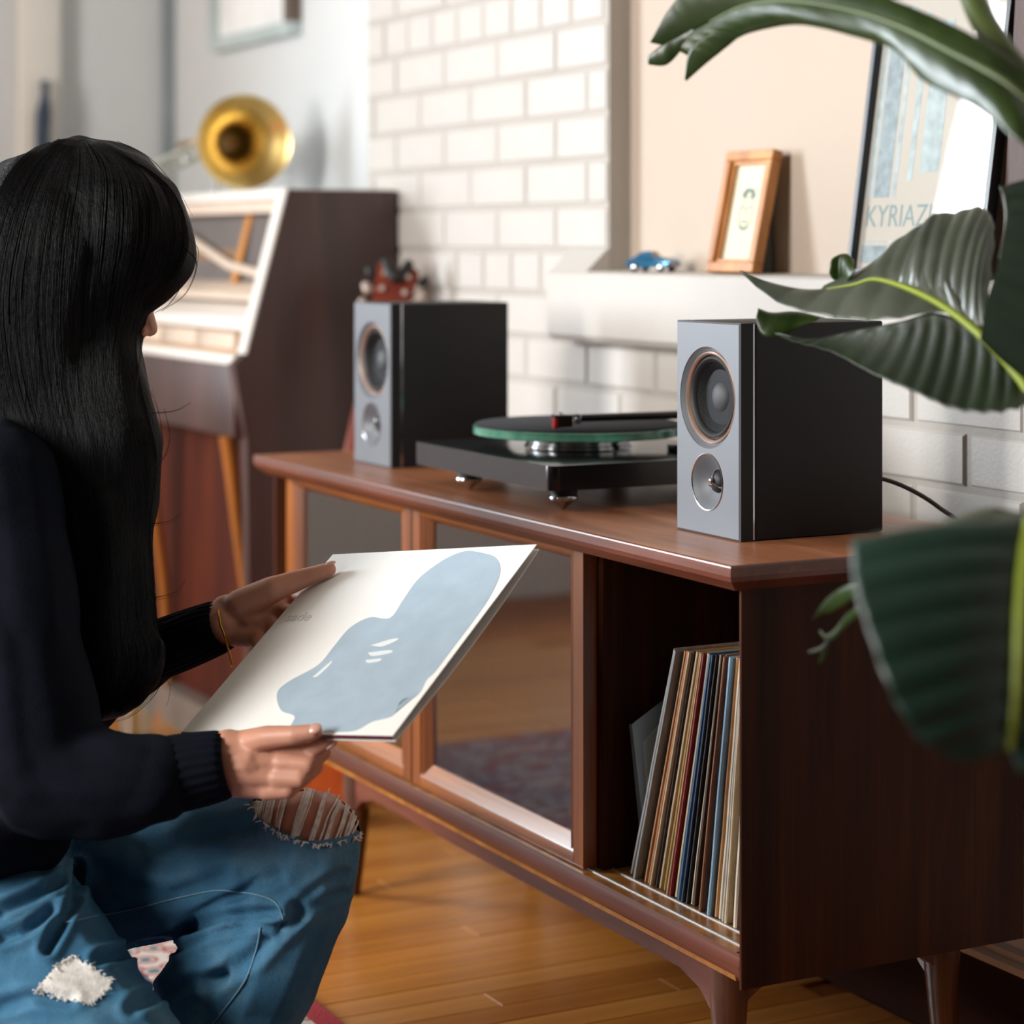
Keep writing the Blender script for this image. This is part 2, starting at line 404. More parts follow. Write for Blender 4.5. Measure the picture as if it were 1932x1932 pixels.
# left wall with a window
bm = bmesh.new()
bm_box(bm, (-2.5, -2.3), (-2.5, 1.8), (0, 2.8)); bm_box(bm, (-2.5, -2.3), (3.0, 5.9), (0, 2.8))
bm_box(bm, (-2.5, -2.3), (1.8, 3.0), (0, .85)); bm_box(bm, (-2.5, -2.3), (1.8, 3.0), (2.75, 2.8))
wl = bm_done('wall_left', bm, plain('left_wall_paint', '#6e655b', .7)); tag(wl, 'grey-brown left wall with a window, beyond the picture', 'wall', kind='structure')
wb = box('wall_back', (-2.9, 2.1), (-2.7, -2.5), (0, 2.8), plain('back_wall_paint', '#3a322c', .8)); tag(wb, 'dim brown wall behind the photographer', 'wall', kind='structure')
ce = box('ceiling', (-2.9, 2.1), (-2.7, 5.92), (2.8, 2.95), CEILP); tag(ce, 'plain dim grey-brown ceiling', 'ceiling', kind='structure')
def window(name, label, x, y, z, thin, nmull):
    w = thing(name, ((x[0] + x[1]) / 2, (y[0] + y[1]) / 2, z[0]), label, 'window', kind='structure')
    e = .05; ax = 'X' if thin == 'Y' else 'Y'
    def bar(nm, a0, a1, c0, c1):
        if thin == 'Y': box(nm, (a0, a1), y, (c0, c1), TRIMW, w)
        else: box(nm, x, (a0, a1), (c0, c1), TRIMW, w)
    A = x if thin == 'Y' else y
    bar('frame_bar', A[0], A[0] + e, *z); bar('frame_bar', A[1] - e, A[1], *z)
    bar('frame_bar', A[0], A[1], z[0], z[0] + e); bar('frame_bar', A[0], A[1], z[1] - e, z[1])
    zm = (z[0] + z[1]) / 2; bar('meeting_rail', A[0], A[1], zm - .02, zm + .02)
    for i in range(1, nmull):
        c = A[0] + (A[1] - A[0]) * i / nmull; bar('glazing_bar', c - .012, c + .012, *z)
    if thin == 'Y': box('pane', A, (sum(y) / 2 - .002, sum(y) / 2 + .002), z, CLEAR, w)
    else: box('pane', (sum(x) / 2 - .002, sum(x) / 2 + .002), A, z, CLEAR, w)
window('window_1', 'tall white sash window in the far wall beyond the picture', (-2.2, -.72), (YF + .05, YF + .09), (.8, 2.7), 'Y', 2)
window('window_2', 'white sash window in the left wall beyond the picture', (-2.44, -2.40), (1.8, 3.0), (.85, 2.75), 'X', 2)

# rug
def rug_material():
    m, nt, b, L = newmat('woven_rug'); tc = nt.nodes.new('ShaderNodeTexCoord')
    sp = nt.nodes.new('ShaderNodeSeparateXYZ'); L.new(tc.outputs['Object'], sp.inputs[0])
    vo = nt.nodes.new('ShaderNodeTexVoronoi'); vo.inputs['Scale'].default_value = 22; L.new(tc.outputs['Object'], vo.inputs['Vector'])
    field = ramp(nt, vo.outputs['Distance'], [(.1, '#2b3550'), (.3, '#5a2330'), (.45, '#8a8a92'), (.6, '#4a5570'), (.8, '#742c38')])
    wv = nt.nodes.new('ShaderNodeTexVoronoi'); wv.inputs['Scale'].default_value = 34; L.new(tc.outputs['Object'], wv.inputs['Vector'])
    bord = ramp(nt, wv.outputs['Distance'], [(.2, '#3f6a78'), (.35, '#c9c0b4'), (.55, '#b04048'), (.7, '#d8cfc4')])
    rx = ramp(nt, sp.outputs[0], [(0, '#000000'), (1, '#ffffff')])
    def cmp(x):
        n = nt.nodes.new('ShaderNodeMath'); n.operation = 'GREATER_THAN'; n.inputs[1].default_value = x; L.new(sp.outputs[0], n.inputs[0]); return n.outputs[0]
    def mixc(f, a, c):
        n = nt.nodes.new('ShaderNodeMix'); n.data_type = 'RGBA'; L.new(f, n.inputs[0])
        L.new(a, n.inputs[6])
        if isinstance(c, str): n.inputs[7].default_value = lin(c)
        else: L.new(c, n.inputs[7])
        return n.outputs[2]
    c = mixc(cmp(1.157 - .17), field, bord); c = mixc(cmp(1.157 - .035), c, '#b02a35')
    L.new(c, b.inputs['Base Color']); b.inputs['Roughness'].default_value = .95
    bump(nt, b, noise_tex(nt, tc.outputs['Object'], 400, 2), .6, .003)
    return m
rug = box('rug', (-1.3, 1.157), (.1, 4.1), (.0005, .009), rug_material(), None, .002); tag(rug, 'woven red, blue and cream patterned rug under the kneeling person', 'rug')

# ------------------------------------------------------------------ credenza
ZTOP, TX0, TX1, TY0, TY1 = .68, 1.331, 1.762, 2.033, 3.472
CF, CB = 1.357, 1.755                       # case front and back
PY0, PY1 = 2.052, 3.445                     # outer faces of the end panels
ZB, ZS1 = .213, .245                        # underside of the case, shelf surface
cr = thing('credenza', (1.55, 2.75, 0), 'long low walnut credenza with two sliding glass doors and an open record bay', 'credenza')
bm = bmesh.new(); loops = []
for dz, ins in ((0, .0022), (-.0012, .0006), (-.003, 0), (-.0125, 0), (-.0185, .0025), (-.0305, .0165)):
    loops.append([bm.verts.new(p) for p in ((TX0 + ins, TY0 + ins, ZTOP + dz), (TX1 - ins * .2, TY0 + ins, ZTOP + dz), (TX1 - ins * .2, TY1 - ins, ZTOP + dz), (TX0 + ins, TY1 - ins, ZTOP + dz))])
bm.faces.new(loops[0]); bm.faces.new(loops[-1][::-1])
for A, B in zip(loops, loops[1:]):
    for i in range(4): bm.faces.new((A[i], A[(i + 1) % 4], B[(i + 1) % 4], B[i])).material_index = 1   # moulded edge
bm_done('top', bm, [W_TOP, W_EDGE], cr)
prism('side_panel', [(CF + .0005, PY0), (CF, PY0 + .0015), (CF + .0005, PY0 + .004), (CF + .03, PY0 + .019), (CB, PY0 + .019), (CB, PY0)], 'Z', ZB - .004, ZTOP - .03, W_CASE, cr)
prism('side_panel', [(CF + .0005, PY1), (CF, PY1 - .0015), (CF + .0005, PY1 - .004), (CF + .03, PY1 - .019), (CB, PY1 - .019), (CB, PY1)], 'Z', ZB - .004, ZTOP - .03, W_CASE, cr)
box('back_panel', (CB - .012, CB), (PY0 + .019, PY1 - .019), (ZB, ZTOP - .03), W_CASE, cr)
shelf = prism('shelf', [(CF + .006, ZB), (CF + .004, ZB + .008), (CF + .001, ZB + .018), (CF + .003, ZS1 - .003), (CF + .006, ZS1), (CB - .012, ZS1), (CB - .012, ZB)], 'Y', PY0 + .019, PY1 - .019, W_SHELF, cr)
prism('shelf_nosing', [(CF + .0095, ZB - .0005), (CF + .0035, ZB + .0075), (CF + .0002, ZB + .018), (CF + .0022, ZS1 - .0025), (CF + .0055, ZS1 + .0002), (CF + .012, ZB)], 'Y', PY0 + .0045, PY1 - .0045, W_EDGE, cr)
TRACK = plain('aluminium_track', '#a7a29c', .35, metal=.6)
for tx in (CF + .022, CF + .048):
    box('door_track', (tx, tx + .0035), (PY0 + .02, PY1 - .02), (ZS1 - .001, ZS1 + .0012), TRACK, cr)
box('divider', (CF + .036, CB - .012), (2.418, 2.434), (ZS1, ZTOP - .03), W_CASE, cr)
def door(y0, y1, xf):
    """frame of four moulded members round a glass pane"""
    z0, z1 = ZS1 + .002, ZTOP - .031; d = .02; sw = .046; th = .020; bh = .034; lip = .012
    g = box('glass_door', (xf + .0122, xf + .0162), (y0 + sw - .006, y1 - sw + .006), (z0 + bh - .006, z1 - th + .006), GLASS, cr)
    g.name = 'pane'
    def member(nm, poly, axis, a, c, mt): prism(nm, poly, axis, a, c, mt, cr)
    # stiles: section in (x, y), flat outer band and a sloped inner moulding
    for s, ye in ((1, y0), (-1, y1)):
        sec = [(xf, ye), (xf, ye + s * (sw - .021)), (xf + .003, ye + s * (sw - .018)), (xf + .0015, ye + s * (sw - .012)), (xf + .012, ye + s * sw), (xf + d, ye + s * sw), (xf + d, ye)]
        member('door_stile', sec, 'Z', z0, z1, W_DOOR)
    secb = [(xf, z0), (xf, z0 + bh - .020), (xf + .0015, z0 + bh - .017), (xf + .013, z0 + bh), (xf + d, z0 + bh), (xf + d, z0)]
    member('door_rail', secb, 'Y', y0 + sw - .022, y1 - sw + .022, W_DOORH)
    sect = [(xf, z1), (xf, z1 - th + .011), (xf + .0015, z1 - th + .008), (xf + .013, z1 - th), (xf + d, z1 - th), (xf + d, z1)]
    member('door_rail', sect, 'Y', y0 + sw - .022, y1 - sw + .022, W_DOORH)
door(2.43, 2.935, CF + .014)
door(2.940, 3.424, CF + .014)
# base: apron with curved ends, four turned legs
LX0, LX1, LY0, LY1 = 1.4135, 1.722, 2.163, 3.232
def apron(y0, y1, x0, x1, z1, h, axis):
    n = 24; low = []
    a0, a1 = (y0, y1) if axis == 'Y' else (x0, x1)
    for i in range(n + 1):
        t = i / n; s = a0 + (a1 - a0) * t; e = min(s - a0, a1 - s); k = max(0, 1 - e / .09)
        low.append((s, z1 - h - .045 * k * k))
    poly = [(a0, z1), (a1, z1)] + low[::-1]
    return poly
po = apron(LY0, LY1, 0, 0, ZB, .042, 'Y')
prism('apron', po, 'X', LX0 - .012, LX0 + .012, W_EDGE, cr); prism('apron', po, 'X', LX1 - .012, LX1 + .012, W_EDGE, cr)
po = apron(0, 0, LX0, LX1, ZB, .03, 'X')
prism('apron', po, 'Y', LY0 - .01, LY0 + .01, W_EDGE, cr); prism('apron', po, 'Y', LY1 - .01, LY1 + .01, W_EDGE, cr)
W_LEG = wood('walnut_leg', '#33180f', '#54301f', '#6d4330', 'Z', 9, .4, .2)
for lx, sx in ((LX0, -1), (LX1, 1)):
    for ly, sy in ((LY0, -1), (LY1, 1)):
        P = [Vector((lx, ly, ZB)), Vector((lx, ly, ZB - .05)), Vector((lx + sx * .001, ly + sy * .003, .09)), Vector((lx + sx * .004, ly + sy * .010, .0))]
        tube('leg', P, [.0225, .0225, .018, .0125], W_LEG, cr, 20, 16)

# ------------------------------------------------------------------ loudspeakers
SW, SH, SD = .140, .256, .208
def speaker(x0, y0):
    root = thing('loudspeaker', (x0 + SD / 2, y0 + SW / 2, ZTOP), 'charcoal bookshelf loudspeaker on the near end of the credenza, in front of the turntable', 'loudspeaker', 'pair of bookshelf loudspeakers')
    z0 = ZTOP + .0005
    box('cabinet', (x0 + .0215, x0 + SD), (y0, y0 + SW), (z0, z0 + SH), CH_BODY, root, .0025)
    box('shadow_gap', (x0 + .019, x0 + .023), (y0 + .0012, y0 + SW - .0012), (z0 + .001, z0 + SH - .001), CHROME, root)
    # front board bored for the two drivers
    yc = y0 + SW / 2; zw, zt = z0 + .165, z0 + .064; rw, rt = .0612, .0345
    bm = bmesh.new()
    N = 64
    def ring(x, z, r): return [bm.verts.new((x, yc + r * math.cos(2 * math.pi * k / N), z + r * math.sin(2 * math.pi * k / N))) for k in range(N)]
    e = .002
    def rect(x, ins): return [(x, y0 + ins, z0 + ins), (x, y0 + SW - ins, z0 + ins), (x, y0 + SW - ins, z0 + SH - ins), (x, y0 + ins, z0 + SH - ins)]
    rf = [bm.verts.new(p) for p in rect(x0, e)]; rm = [bm.verts.new(p) for p in rect(x0 + e, 0)]; rb = [bm.verts.new(p) for p in rect(x0 + .019, 0)]
    for A, B in ((rf, rm), (rm, rb)):
        for i in range(4): bm.faces.new((A[i], A[(i + 1) % 4], B[(i + 1) % 4], B[i]))
    bm.faces.new(rb)
    # front face in two halves, each with one hole: bridge via triangle fill
    edges = []
    for A in (rf,): edges += [bm.edges.get((A[i], A[(i + 1) % 4])) for i in range(4)]
    for z, r in ((zw, rw), (zt, rt)):
        R = ring(x0, z, r)
        for i in range(N): edges.append(bm.edges.new((R[i], R[(i + 1) % N])))
    bmesh.ops.triangle_fill(bm, use_beauty=True, use_dissolve=False, edges=edges)
    bad = [f for f in bm.faces if len(f.verts) == 3 and any(((f.calc_center_median().y - yc) ** 2 + (f.calc_center_median().z - z) ** 2) < (r * .96) ** 2 for z, r in ((zw, rw), (zt, rt)))]
    bmesh.ops.delete(bm, geom=bad, context='FACES')
    bmesh.ops.recalc_face_normals(bm, faces=bm.faces)
    for f in bm.faces: f.material_index = 0 if abs(f.normal.x) > .4 else 1          # dark edges
    bm_done('front_baffle', bm, [CH_BAFFLE, CH_BODY], root, angle=30)
    ax = (-1, 0, 0)
    wf_ = lathe('woofer', [(rw, 0), (rw + .0004, -.0005), (.0575, -.004), (.0545, -.0075), (.0535, -.0078)], (x0, yc, zw), ax, CH_BAFFLE, root, 72, False)
    lathe('trim_ring', [(.0548, -.0080), (.0551, -.0052), (.0535, -.0036), (.0517, -.0056), (.0515, -.0105)], (x0, yc, zw), ax, COPPER, wf_, 72, False)
    lathe('surround', [(.0522, -.011), (.0500, -.0085), (.0465, -.0065), (.0430, -.0085), (.0412, -.0125)], (x0, yc, zw), ax, RUBBER, wf_, 64, False)
    lathe('cone', [(.0414, -.0122), (.034, -.0185), (.027, -.0245), (.0205, -.031)], (x0, yc, zw), ax, CONE, wf_, 64, False)
    lathe('dust_cap', [(.0215, -.0305), (.0205, -.0235), (.0165, -.0175), (.011, -.0145), (.005, -.0130), (0, -.0127)], (x0, yc, zw), ax, DUST, wf_, 48, False)
    tw = lathe('tweeter', [(rt, .0), (rt - .0006, .0007), (rt - .0016, .0001), (.0268, -.006), (.0195, -.0115), (.0142, -.015)], (x0, yc, zt), ax, CH_BAFFLE, root, 64, False)
    lathe('tweeter_rim', [(rt + .0003, .0002), (rt - .0002, .0011), (rt - .0012, .0009), (rt - .0017, .0)], (x0, yc, zt), ax, CHROME, tw, 64, False)
    lathe('dome', [(.0144, -.0150), (.0125, -.0115), (.008, -.0085), (.0035, -.0075), (0, -.0072)], (x0, yc, zt), ax, RUBBER, tw, 40, False)
    lathe('phase_plug', [(.0, -.0025), (.0032, -.003), (.0046, -.005), (.0040, -.0072), (.0, -.0085)], (x0, yc, zt), ax, CHROME, tw, 24, False)
    for a in (90, 210, 330):
        c, s = math.cos(math.radians(a)), math.sin(math.radians(a))
        tube('phase_plug_arm', [(x0 + .0055, yc + .003 * c, zt + .003 * s), (x0 + .0095, yc + .0125 * c, zt + .0125 * s), (x0 + .0150, yc + .0145 * c, zt + .0145 * s)], .00085, CHROME, tw, 6)
    return root
sp1 = speaker(1.445, 2.188)
sp2 = copy_tree(sp1, (1.437 + SD / 2, 3.158 + SW / 2, ZTOP))
sp2['label'] = 'charcoal bookshelf loudspeaker on the far end of the credenza, beside the piano'
CABLE = plain('grey_cable', '#3a3b3c', .5)
tube('speaker_cable', [(1.640, 2.24, .735), (1.665, 2.232, .742), (1.70, 2.215, .732), (1.742, 2.195, .705), (1.775, 2.175, .665), (1.79, 2.165, .55), (1.79, 2.16, .3)], .0028, CABLE, None, 8, 40)
tag(bpy.data.objects['speaker_cable'], 'dark grey cable running from the near loudspeaker over the back of the credenza', 'cable')
WCABLE = plain('white_cable', '#9c9890', .5)
tube('mains_cable', [Q(1775, 1842, 2.80), Q(1783, 1862, 2.80), Q(1792, 1900, 2.785), Q(1803, 1945, 2.77), Q(1806, 1985, 2.76), (1.70, 2.03, .006)], .0042, WCABLE, None, 8, 30)
tag(bpy.data.objects['mains_cable'], 'pale cable dropping to the floor behind the credenza leg', 'cable')

# ------------------------------------------------------------------ turntable
tt = thing('turntable', (1.57, 2.757, ZTOP), 'black turntable with glass platter and black tonearm between the loudspeakers', 'turntable')
PX0, PX1, PYA, PYB, PZ0, PZ1 = 1.388, 1.742, 2.545, 2.968, .707, .740
def rrect(x0, x1, y0, y1, r, n=8):
    out = []
    for cx, cy, a0 in ((x1 - r, y1 - r, 0), (x0 + r, y1 - r, 90), (x0 + r, y0 + r, 180), (x1 - r, y0 + r, 270)):
        for i in range(n + 1):
            a = math.radians(a0 + 90 * i / n); out.append((cx + r * math.cos(a), cy + r * math.sin(a)))
    return out
prism('plinth', rrect(PX0, PX1, PYA, PYB, .014), 'Z', PZ0, PZ1, BLACKSAT, tt, .0009)
for fx, fy in ((1.418, 2.566), (1.412, 2.832), (1.715, 2.575), (1.715, 2.935)):
    ft = lathe('foot', [(.0185, .0275), (.0185, .0215), (.0165, .0205), (.017, .0185)], (fx, fy, ZTOP), (0, 0, 1), RUBBER, tt, 32)
    lathe('spike', [(.0190, .0185), (.0198, .0175), (.0198, .0145), (.0190, .0135), (.0165, .0125), (.0015, .0004), (0, 0)], (fx, fy, ZTOP), (0, 0, 1), CHROME, ft, 32)
PC = (1.552, 2.765)
lathe('motor_cover', [(.022, 0), (.022, .008), (.020, .009)], (1.70, 2.60, PZ0 - .012), (0, 0, 1), RUBBER, tt, 24)
lathe('sub_platter', [(.074, .001), (.0765, .002), (.0765, .006), (.074, .007), (.074, .0115), (.0765, .0125), (.0765, .0180), (.0745, .0195)], (*PC, PZ1), (0, 0, 1), CHROME, tt, 72)
m, nt, b, L = newmat('green_edged_glass'); v = coords(nt)
L.new(ramp(nt, noise_tex(nt, v, 30, 2), [(.3, '#5fae94'), (.7, '#8fd3b4')]), b.inputs['Base Color'])
b.inputs['Roughness'].default_value = .06; b.inputs['Transmission Weight'].default_value = .55; b.inputs['IOR'].default_value = 1.5
GP = PZ1 + .0205
lathe('glass_platter', [(.1485, 0), (.150, .0012), (.150, .0108), (.1485, .012)], (*PC, GP), (0, 0, 1), m, tt, 96)
lathe('platter_mat', [(.147, 0), (.1475, .0012), (.146, .0026)], (*PC, GP + .0121), (0, 0, 1), FELT, tt, 96)
lathe('spindle', [(.0035, 0), (.0035, .012), (.002, .014), (0, .0145)], (*PC, GP + .012), (0, 0, 1), CHROME, tt, 16)
HS = Q(1062, 797, 3.05); HZ = GP + .030
HS.z = HZ; PV = Vector((1.682, 2.618, HZ + .003))
AD = (PV - HS).normalized()
arm = tube('tonearm', [HS + AD * .022, PV, PV + AD * .05], [.0052, .0058, .006], BLACKSAT, tt, 16)
lathe('counterweight', [(.0, 0), (.017, .0005), (.018, .002), (.018, .026), (.0, .027)], PV + AD * .03, AD, RUBBER, arm, 32)
lathe('arm_base', [(.022, 0), (.022, .012), (.014, .014), (.014, HZ - PZ1 + .008), (.009, HZ - PZ1 + .012)], (PV.x, PV.y, PZ1), (0, 0, 1), BLACKSAT, tt, 32)
SIDE = AD.cross(Vector((0, 0, 1))).normalized()
MH = Matrix.Translation(HS) @ Matrix(((AD.x, SIDE.x, 0, 0), (AD.y, SIDE.y, 0, 0), (AD.z, SIDE.z, 1, 0), (0, 0, 0, 1)))
hd = box('headshell', (-.014, .022), (-.0075, .0075), (.0035, .0062), CHROME, tt, .0006, 1, MH)
box('headshell_collar', (.0165, .0245), (-.0068, .0068), (-.0075, .0066), CHROME, hd, .0012, 1, MH)
for sy in (-.004, .004):
    lathe('cartridge_screw', [(.0018, 0), (.0018, .0025), (.001, .003), (0, .003)], MH @ Vector((-.003, sy, .0062)), (0, 0, 1), CHROME, hd, 10)
RED = plain('red_cartridge', '#a80f0a', .22, var=.1, coat=.5)
prism_pts = [(-.013, .0034), (.012, .0034), (.012, -.0108), (-.004, -.0118), (-.0128, -.0128)]
bm = bmesh.new(); A = [bm.verts.new(MH @ Vector((x, -.0065, z))) for x, z in prism_pts]; B = [bm.verts.new(MH @ Vector((x, .0065, z))) for x, z in prism_pts]
bm.faces.new(A); bm.faces.new(B[::-1])
for i in range(5): bm.faces.new((A[i], B[i], B[(i + 1) % 5], A[(i + 1) % 5]))
ct = bm_done('cartridge', bm, plain('dark_cartridge_body', '#1c0d0d', .3), tt)
box('stylus_guard', (-.0136, -.0085), (-.0067, .0067), (-.0132, .0015), RED, ct, .0006, 1, MH @ Matrix.Shear('XZ', 4, (.35, 0)) if False else MH)
box('contact_pins', (.012, .0165), (-.004, .004), (-.006, -.003), GOLD, ct, 0, 1, MH)
ar = Vector((1.652, 2.650, PZ1))
box('arm_rest_foot', (ar.x - .014, ar.x + .014), (ar.y - .014, ar.y + .014), (PZ1, PZ1 + .009), BLACKSAT, tt, .001)
tube('arm_rest', [(ar.x, ar.y, PZ1 + .008), (ar.x, ar.y, HZ - .006), (ar.x, ar.y, HZ + .002)], [.0032, .0032, .005], BLACKSAT, tt, 12)

# ------------------------------------------------------------------ records in the open bay
rrng = random.Random(11)
ordn = ['first', 'second', 'third', 'fourth', 'fifth', 'sixth', 'seventh', 'eighth', 'ninth', 'tenth', 'eleventh', 'twelfth', 'thirteenth', 'fourteenth', 'fifteenth', 'sixteenth', 'seventeenth', 'eighteenth', 'nineteenth', 'twentieth', 'twenty-first', 'twenty-second', 'twenty-third', 'twenty-fourth', 'twenty-fifth', 'twenty-sixth', 'twenty-seventh', 'twenty-eighth', 'twenty-ninth', 'thirtieth', 'thirty-first', 'thirty-second', 'thirty-third', 'thirty-fourth', 'thirty-fifth', 'thirty-sixth', 'thirty-seventh', 'thirty-eighth', 'thirty-ninth', 'fortieth']
spines = [('grey', '#9a9a96'), ('tan', '#b4763f'), ('pale grey', '#8f928f'), ('dark brown', '#3a2418'), ('tan', '#b98a5c'), ('orange', '#b5702f'), ('cream', '#c9b79a'), ('dark brown', '#2d1d18'), ('beige', '#c2a884'), ('mustard', '#a9843f'),
          ('cream', '#d2c2a6'), ('beige', '#bfa27c'), ('red', '#9c2f22'), ('cream', '#cdb894'), ('blue', '#2c5f86'), ('dark blue', '#1d3550'), ('black', '#17171a'), ('cream', '#cfc0a6'), ('dark brown', '#4a3526'), ('beige', '#b99f7e'),
          ('black', '#1b1a1c'), ('brown', '#8a5330'), ('navy', '#1c2740'), ('pale blue', '#7fa3bd'), ('tan', '#b5814f'), ('cream', '#cbbca2'), ('pale grey', '#a9a7a3'), ('beige', '#c7b08e'), ('mauve grey', '#8d8288'), ('cream', '#d4c6ac'),
          ('tan', '#b88d63'), ('navy', '#222a4c'), ('dark blue', '#2b3a66'), ('pink', '#b9878a'), ('cream', '#d0c2aa'), ('beige', '#bba283')]
smat = {}
def sleeve_mesh(th, c):
    """a card sleeve with a worn, slightly rounded spine"""
    s = .312; e = th * .3; bm = bmesh.new(); n = 6; rows = []
    for i in range(n + 1):
        z = s * i / n; w = rrng.uniform(-.0004, .0004)
        rows.append([bm.verts.new(p) for p in ((s, -th / 2, z), (e, -th / 2, z), (w, -th / 4, z), (w, th / 4, z), (e, th / 2, z), (s, th / 2, z))])
    for i in range(n):
        for k in range(6): bm.faces.new((rows[i][k], rows[i][(k + 1) % 6], rows[i + 1][(k + 1) % 6], rows[i + 1][k]))
    bm.faces.new(rows[0][::-1]); bm.faces.new(rows[-1])
    bmesh.ops.recalc_face_normals(bm, faces=bm.faces); me = bpy.data.meshes.new('record_sleeve'); bm.to_mesh(me); bm.free()
    if c not in smat:
        m, nt, b, L = newmat('sleeve_card_' + c); v = coords(nt, (1, 1, .15)); cc = lin(c)
        hi = tuple(min(1, x * 1.25 + .05) for x in cc[:3]) + (1,); lo = tuple(x * .75 for x in cc[:3]) + (1,)
        L.new(ramp(nt, noise_tex(nt, v, 180, 4, .7), [(.3, lo), (.55, cc), (.72, hi)]), b.inputs['Base Color']); b.inputs['Roughness'].default_value = .6
        smat[c] = m
    me.materials.append(smat[c]); return me
ths = [rrng.choice((.0036, .0045, .0055, .0064)) for _ in spines]; yt = PY0 + .0215; yprev = None
for i in range(len(spines) - 1, -1, -1):              # from the near end panel outwards; tops touch, feet fan out
    cn, c = spines[i]; th = ths[i]; t = i / (len(spines) - 1)
    lean = math.radians(16.5 * (1 - t) ** .9 + 2.5); cl = math.cos(lean)
    yt += th / 2 / cl + .0004
    me = sleeve_mesh(th, c); o = bpy.data.objects.new('record_sleeve', me); COL.objects.link(o)
    o.rotation_euler = (lean, 0, 0)                   # top leans towards the near end panel
    o.location = (1.408 + rrng.uniform(-.004, .007), yt + .312 * math.sin(lean), ZS1 + .0012 + (th / 2) * math.sin(lean))
    yt += th / 2 / cl + .0004
    tag(o, '%s record sleeve, %s from the far end of the row in the credenza' % (cn, ordn[i]), 'record', 'records in the open bay')
# clear plastic outer sleeve leaning beyond the row
PLAST = pane_mat('clear_plastic', (.8, .78, .74, 1), .25, 1.45, .22)
ps = thing('plastic_sleeve', (1.45, 2.37, ZS1), 'crumpled clear plastic outer sleeve standing beyond the row of records', 'record')
a0, a1, a2, a3 = Q(1216, 1662, 2.745), Q(1187, 1366, 2.76), Q(1256, 1308, 2.79), Q(1320, 1330, 2.825)
a4 = Q(1320, 1640, 2.825)
off = Vector((.004, -.006, 0))
mesh('film', [a0, a1, a2, a3, a4, a0 + off, a1 + off * .5, a2 + off, a3 + off, a4 + off], [(0, 1, 2), (0, 2, 3, 4), (5, 7, 6), (5, 9, 8, 7), (0, 5, 6, 1), (4, 3, 8, 9)], PLAST, ps)
b0, b1, b2, b3 = Q(1222, 1655, 2.752), Q(1203, 1400, 2.765), Q(1252, 1345, 2.79), Q(1318, 1635, 2.825)
o2 = Vector((.006, -.003, 0))
CARDP = plain('faded_inner_card', '#8f8272', .6, var=.5, vscale=14)
mesh('card', [b0 + o2, b1 + o2, b2 + o2, b3 + o2, b0 + o2 * 1.4, b1 + o2 * 1.4, b2 + o2 * 1.4, b3 + o2 * 1.4], [(0, 1, 2, 3), (7, 6, 5, 4), (0, 4, 5, 1), (1, 5, 6, 2), (2, 6, 7, 3), (3, 7, 4, 0)], CARDP, ps)
# pale boxed set seen dimly behind the glass door
bs = thing('boxed_set', (1.55, 2.52, ZS1), 'pale boxed record set standing behind the near glass door', 'record')
box('box', (1.47, 1.74), (2.500, 2.532), (ZS1 + .001, ZS1 + .30), plain('pale_box_card', '#c9c2b4', .6), bs, .002)
text_mesh('printed_mark', 'C', .05, Matrix.Translation((1.4695, 2.528, ZS1 + .235)) @ Matrix.Rotation(math.radians(-90), 4, 'Z') @ Matrix.Rotation(math.radians(90), 4, 'X'), plain('red_print', '#a02a22', .6), bs)

# ------------------------------------------------------------------ upright piano against the wall
PIANO = wood('dark_piano_veneer', '#2a1815', '#3f2723', '#503530', 'Z', 7, .45, .15)
PIANOL = wood('warm_piano_panel', '#240b05', '#481a0b', '#632c12', 'Z', 6, .6, .0)
PIANOL.node_tree.nodes['Principled BSDF'].inputs['Specular IOR Level'].default_value = .15
LACQ = plain('pale_glossy_lacquer', '#d8c4b2', .18, var=.05, coat=.6)
LACQB = plain('rail_painted_glare', '#e9e4de', .12, var=.03, coat=.8)  # window glare on the dark piano's edges, put into a white base colour
GREYB = plain('grey_desk_panel', '#5d5654', .3, var=.15, vscale=4)
AMBER = plain('amber_wood_strip', '#b87a35', .35, var=.1)
Y0P, Y1P = 4.02, 5.40
pn = thing('upright_piano', (1.68, 4.7, 0), 'dark brown upright piano with sloping open front beyond the credenza', 'piano')
side = [(1.845, 0), (1.845, 1.136), (1.612, 1.136), (1.527, .818), (1.50, .80), (1.53, .655), (1.535, 0)]
prism('side_panel', side, 'Y', Y0P, Y0P + .03, PIANO, pn, .002)
prism('side_panel', side, 'Y', Y1P - .03, Y1P, PIANO, pn, .002)
# lit front edge of the sloping cheek, its highlight painted as a strip
prism('cheek_edge_highlight', [(1.6125, 1.137), (1.527, .8175), (1.5225, .8185), (1.608, 1.138)], 'Y', Y0P - .001, Y0P + .040, LACQB, pn)
a, c = Y0P + .03, Y1P - .03
box('back_board', (1.815, 1.84), (a, c), (.0, 1.10), PIANO, pn)
prism('lid', [(1.600, 1.118), (1.606, 1.138), (1.845, 1.138), (1.845, 1.118)], 'Y', a, c, LACQB, pn, .002)
prism('lid_rail', [(1.612, 1.092), (1.612, 1.116), (1.63, 1.116), (1.63, 1.092)], 'Y', a, c, LACQ, pn)
prism('music_desk_panel', [(1.640, 1.092), (1.612, .955), (1.622, .955), (1.650, 1.092)], 'Y', a, c, GREYB, pn)
box('desk_backing', (1.62, 1.638), (a + .25, c), (.955, 1.02), plain('brown_desk_back', '#7a6048', .4), pn)
prism('desk_upright', [(1.636, 1.092), (1.600, .95), (1.605, .95), (1.641, 1.092)], 'Y', Y0P + .255, Y0P + .285, AMBER, pn)
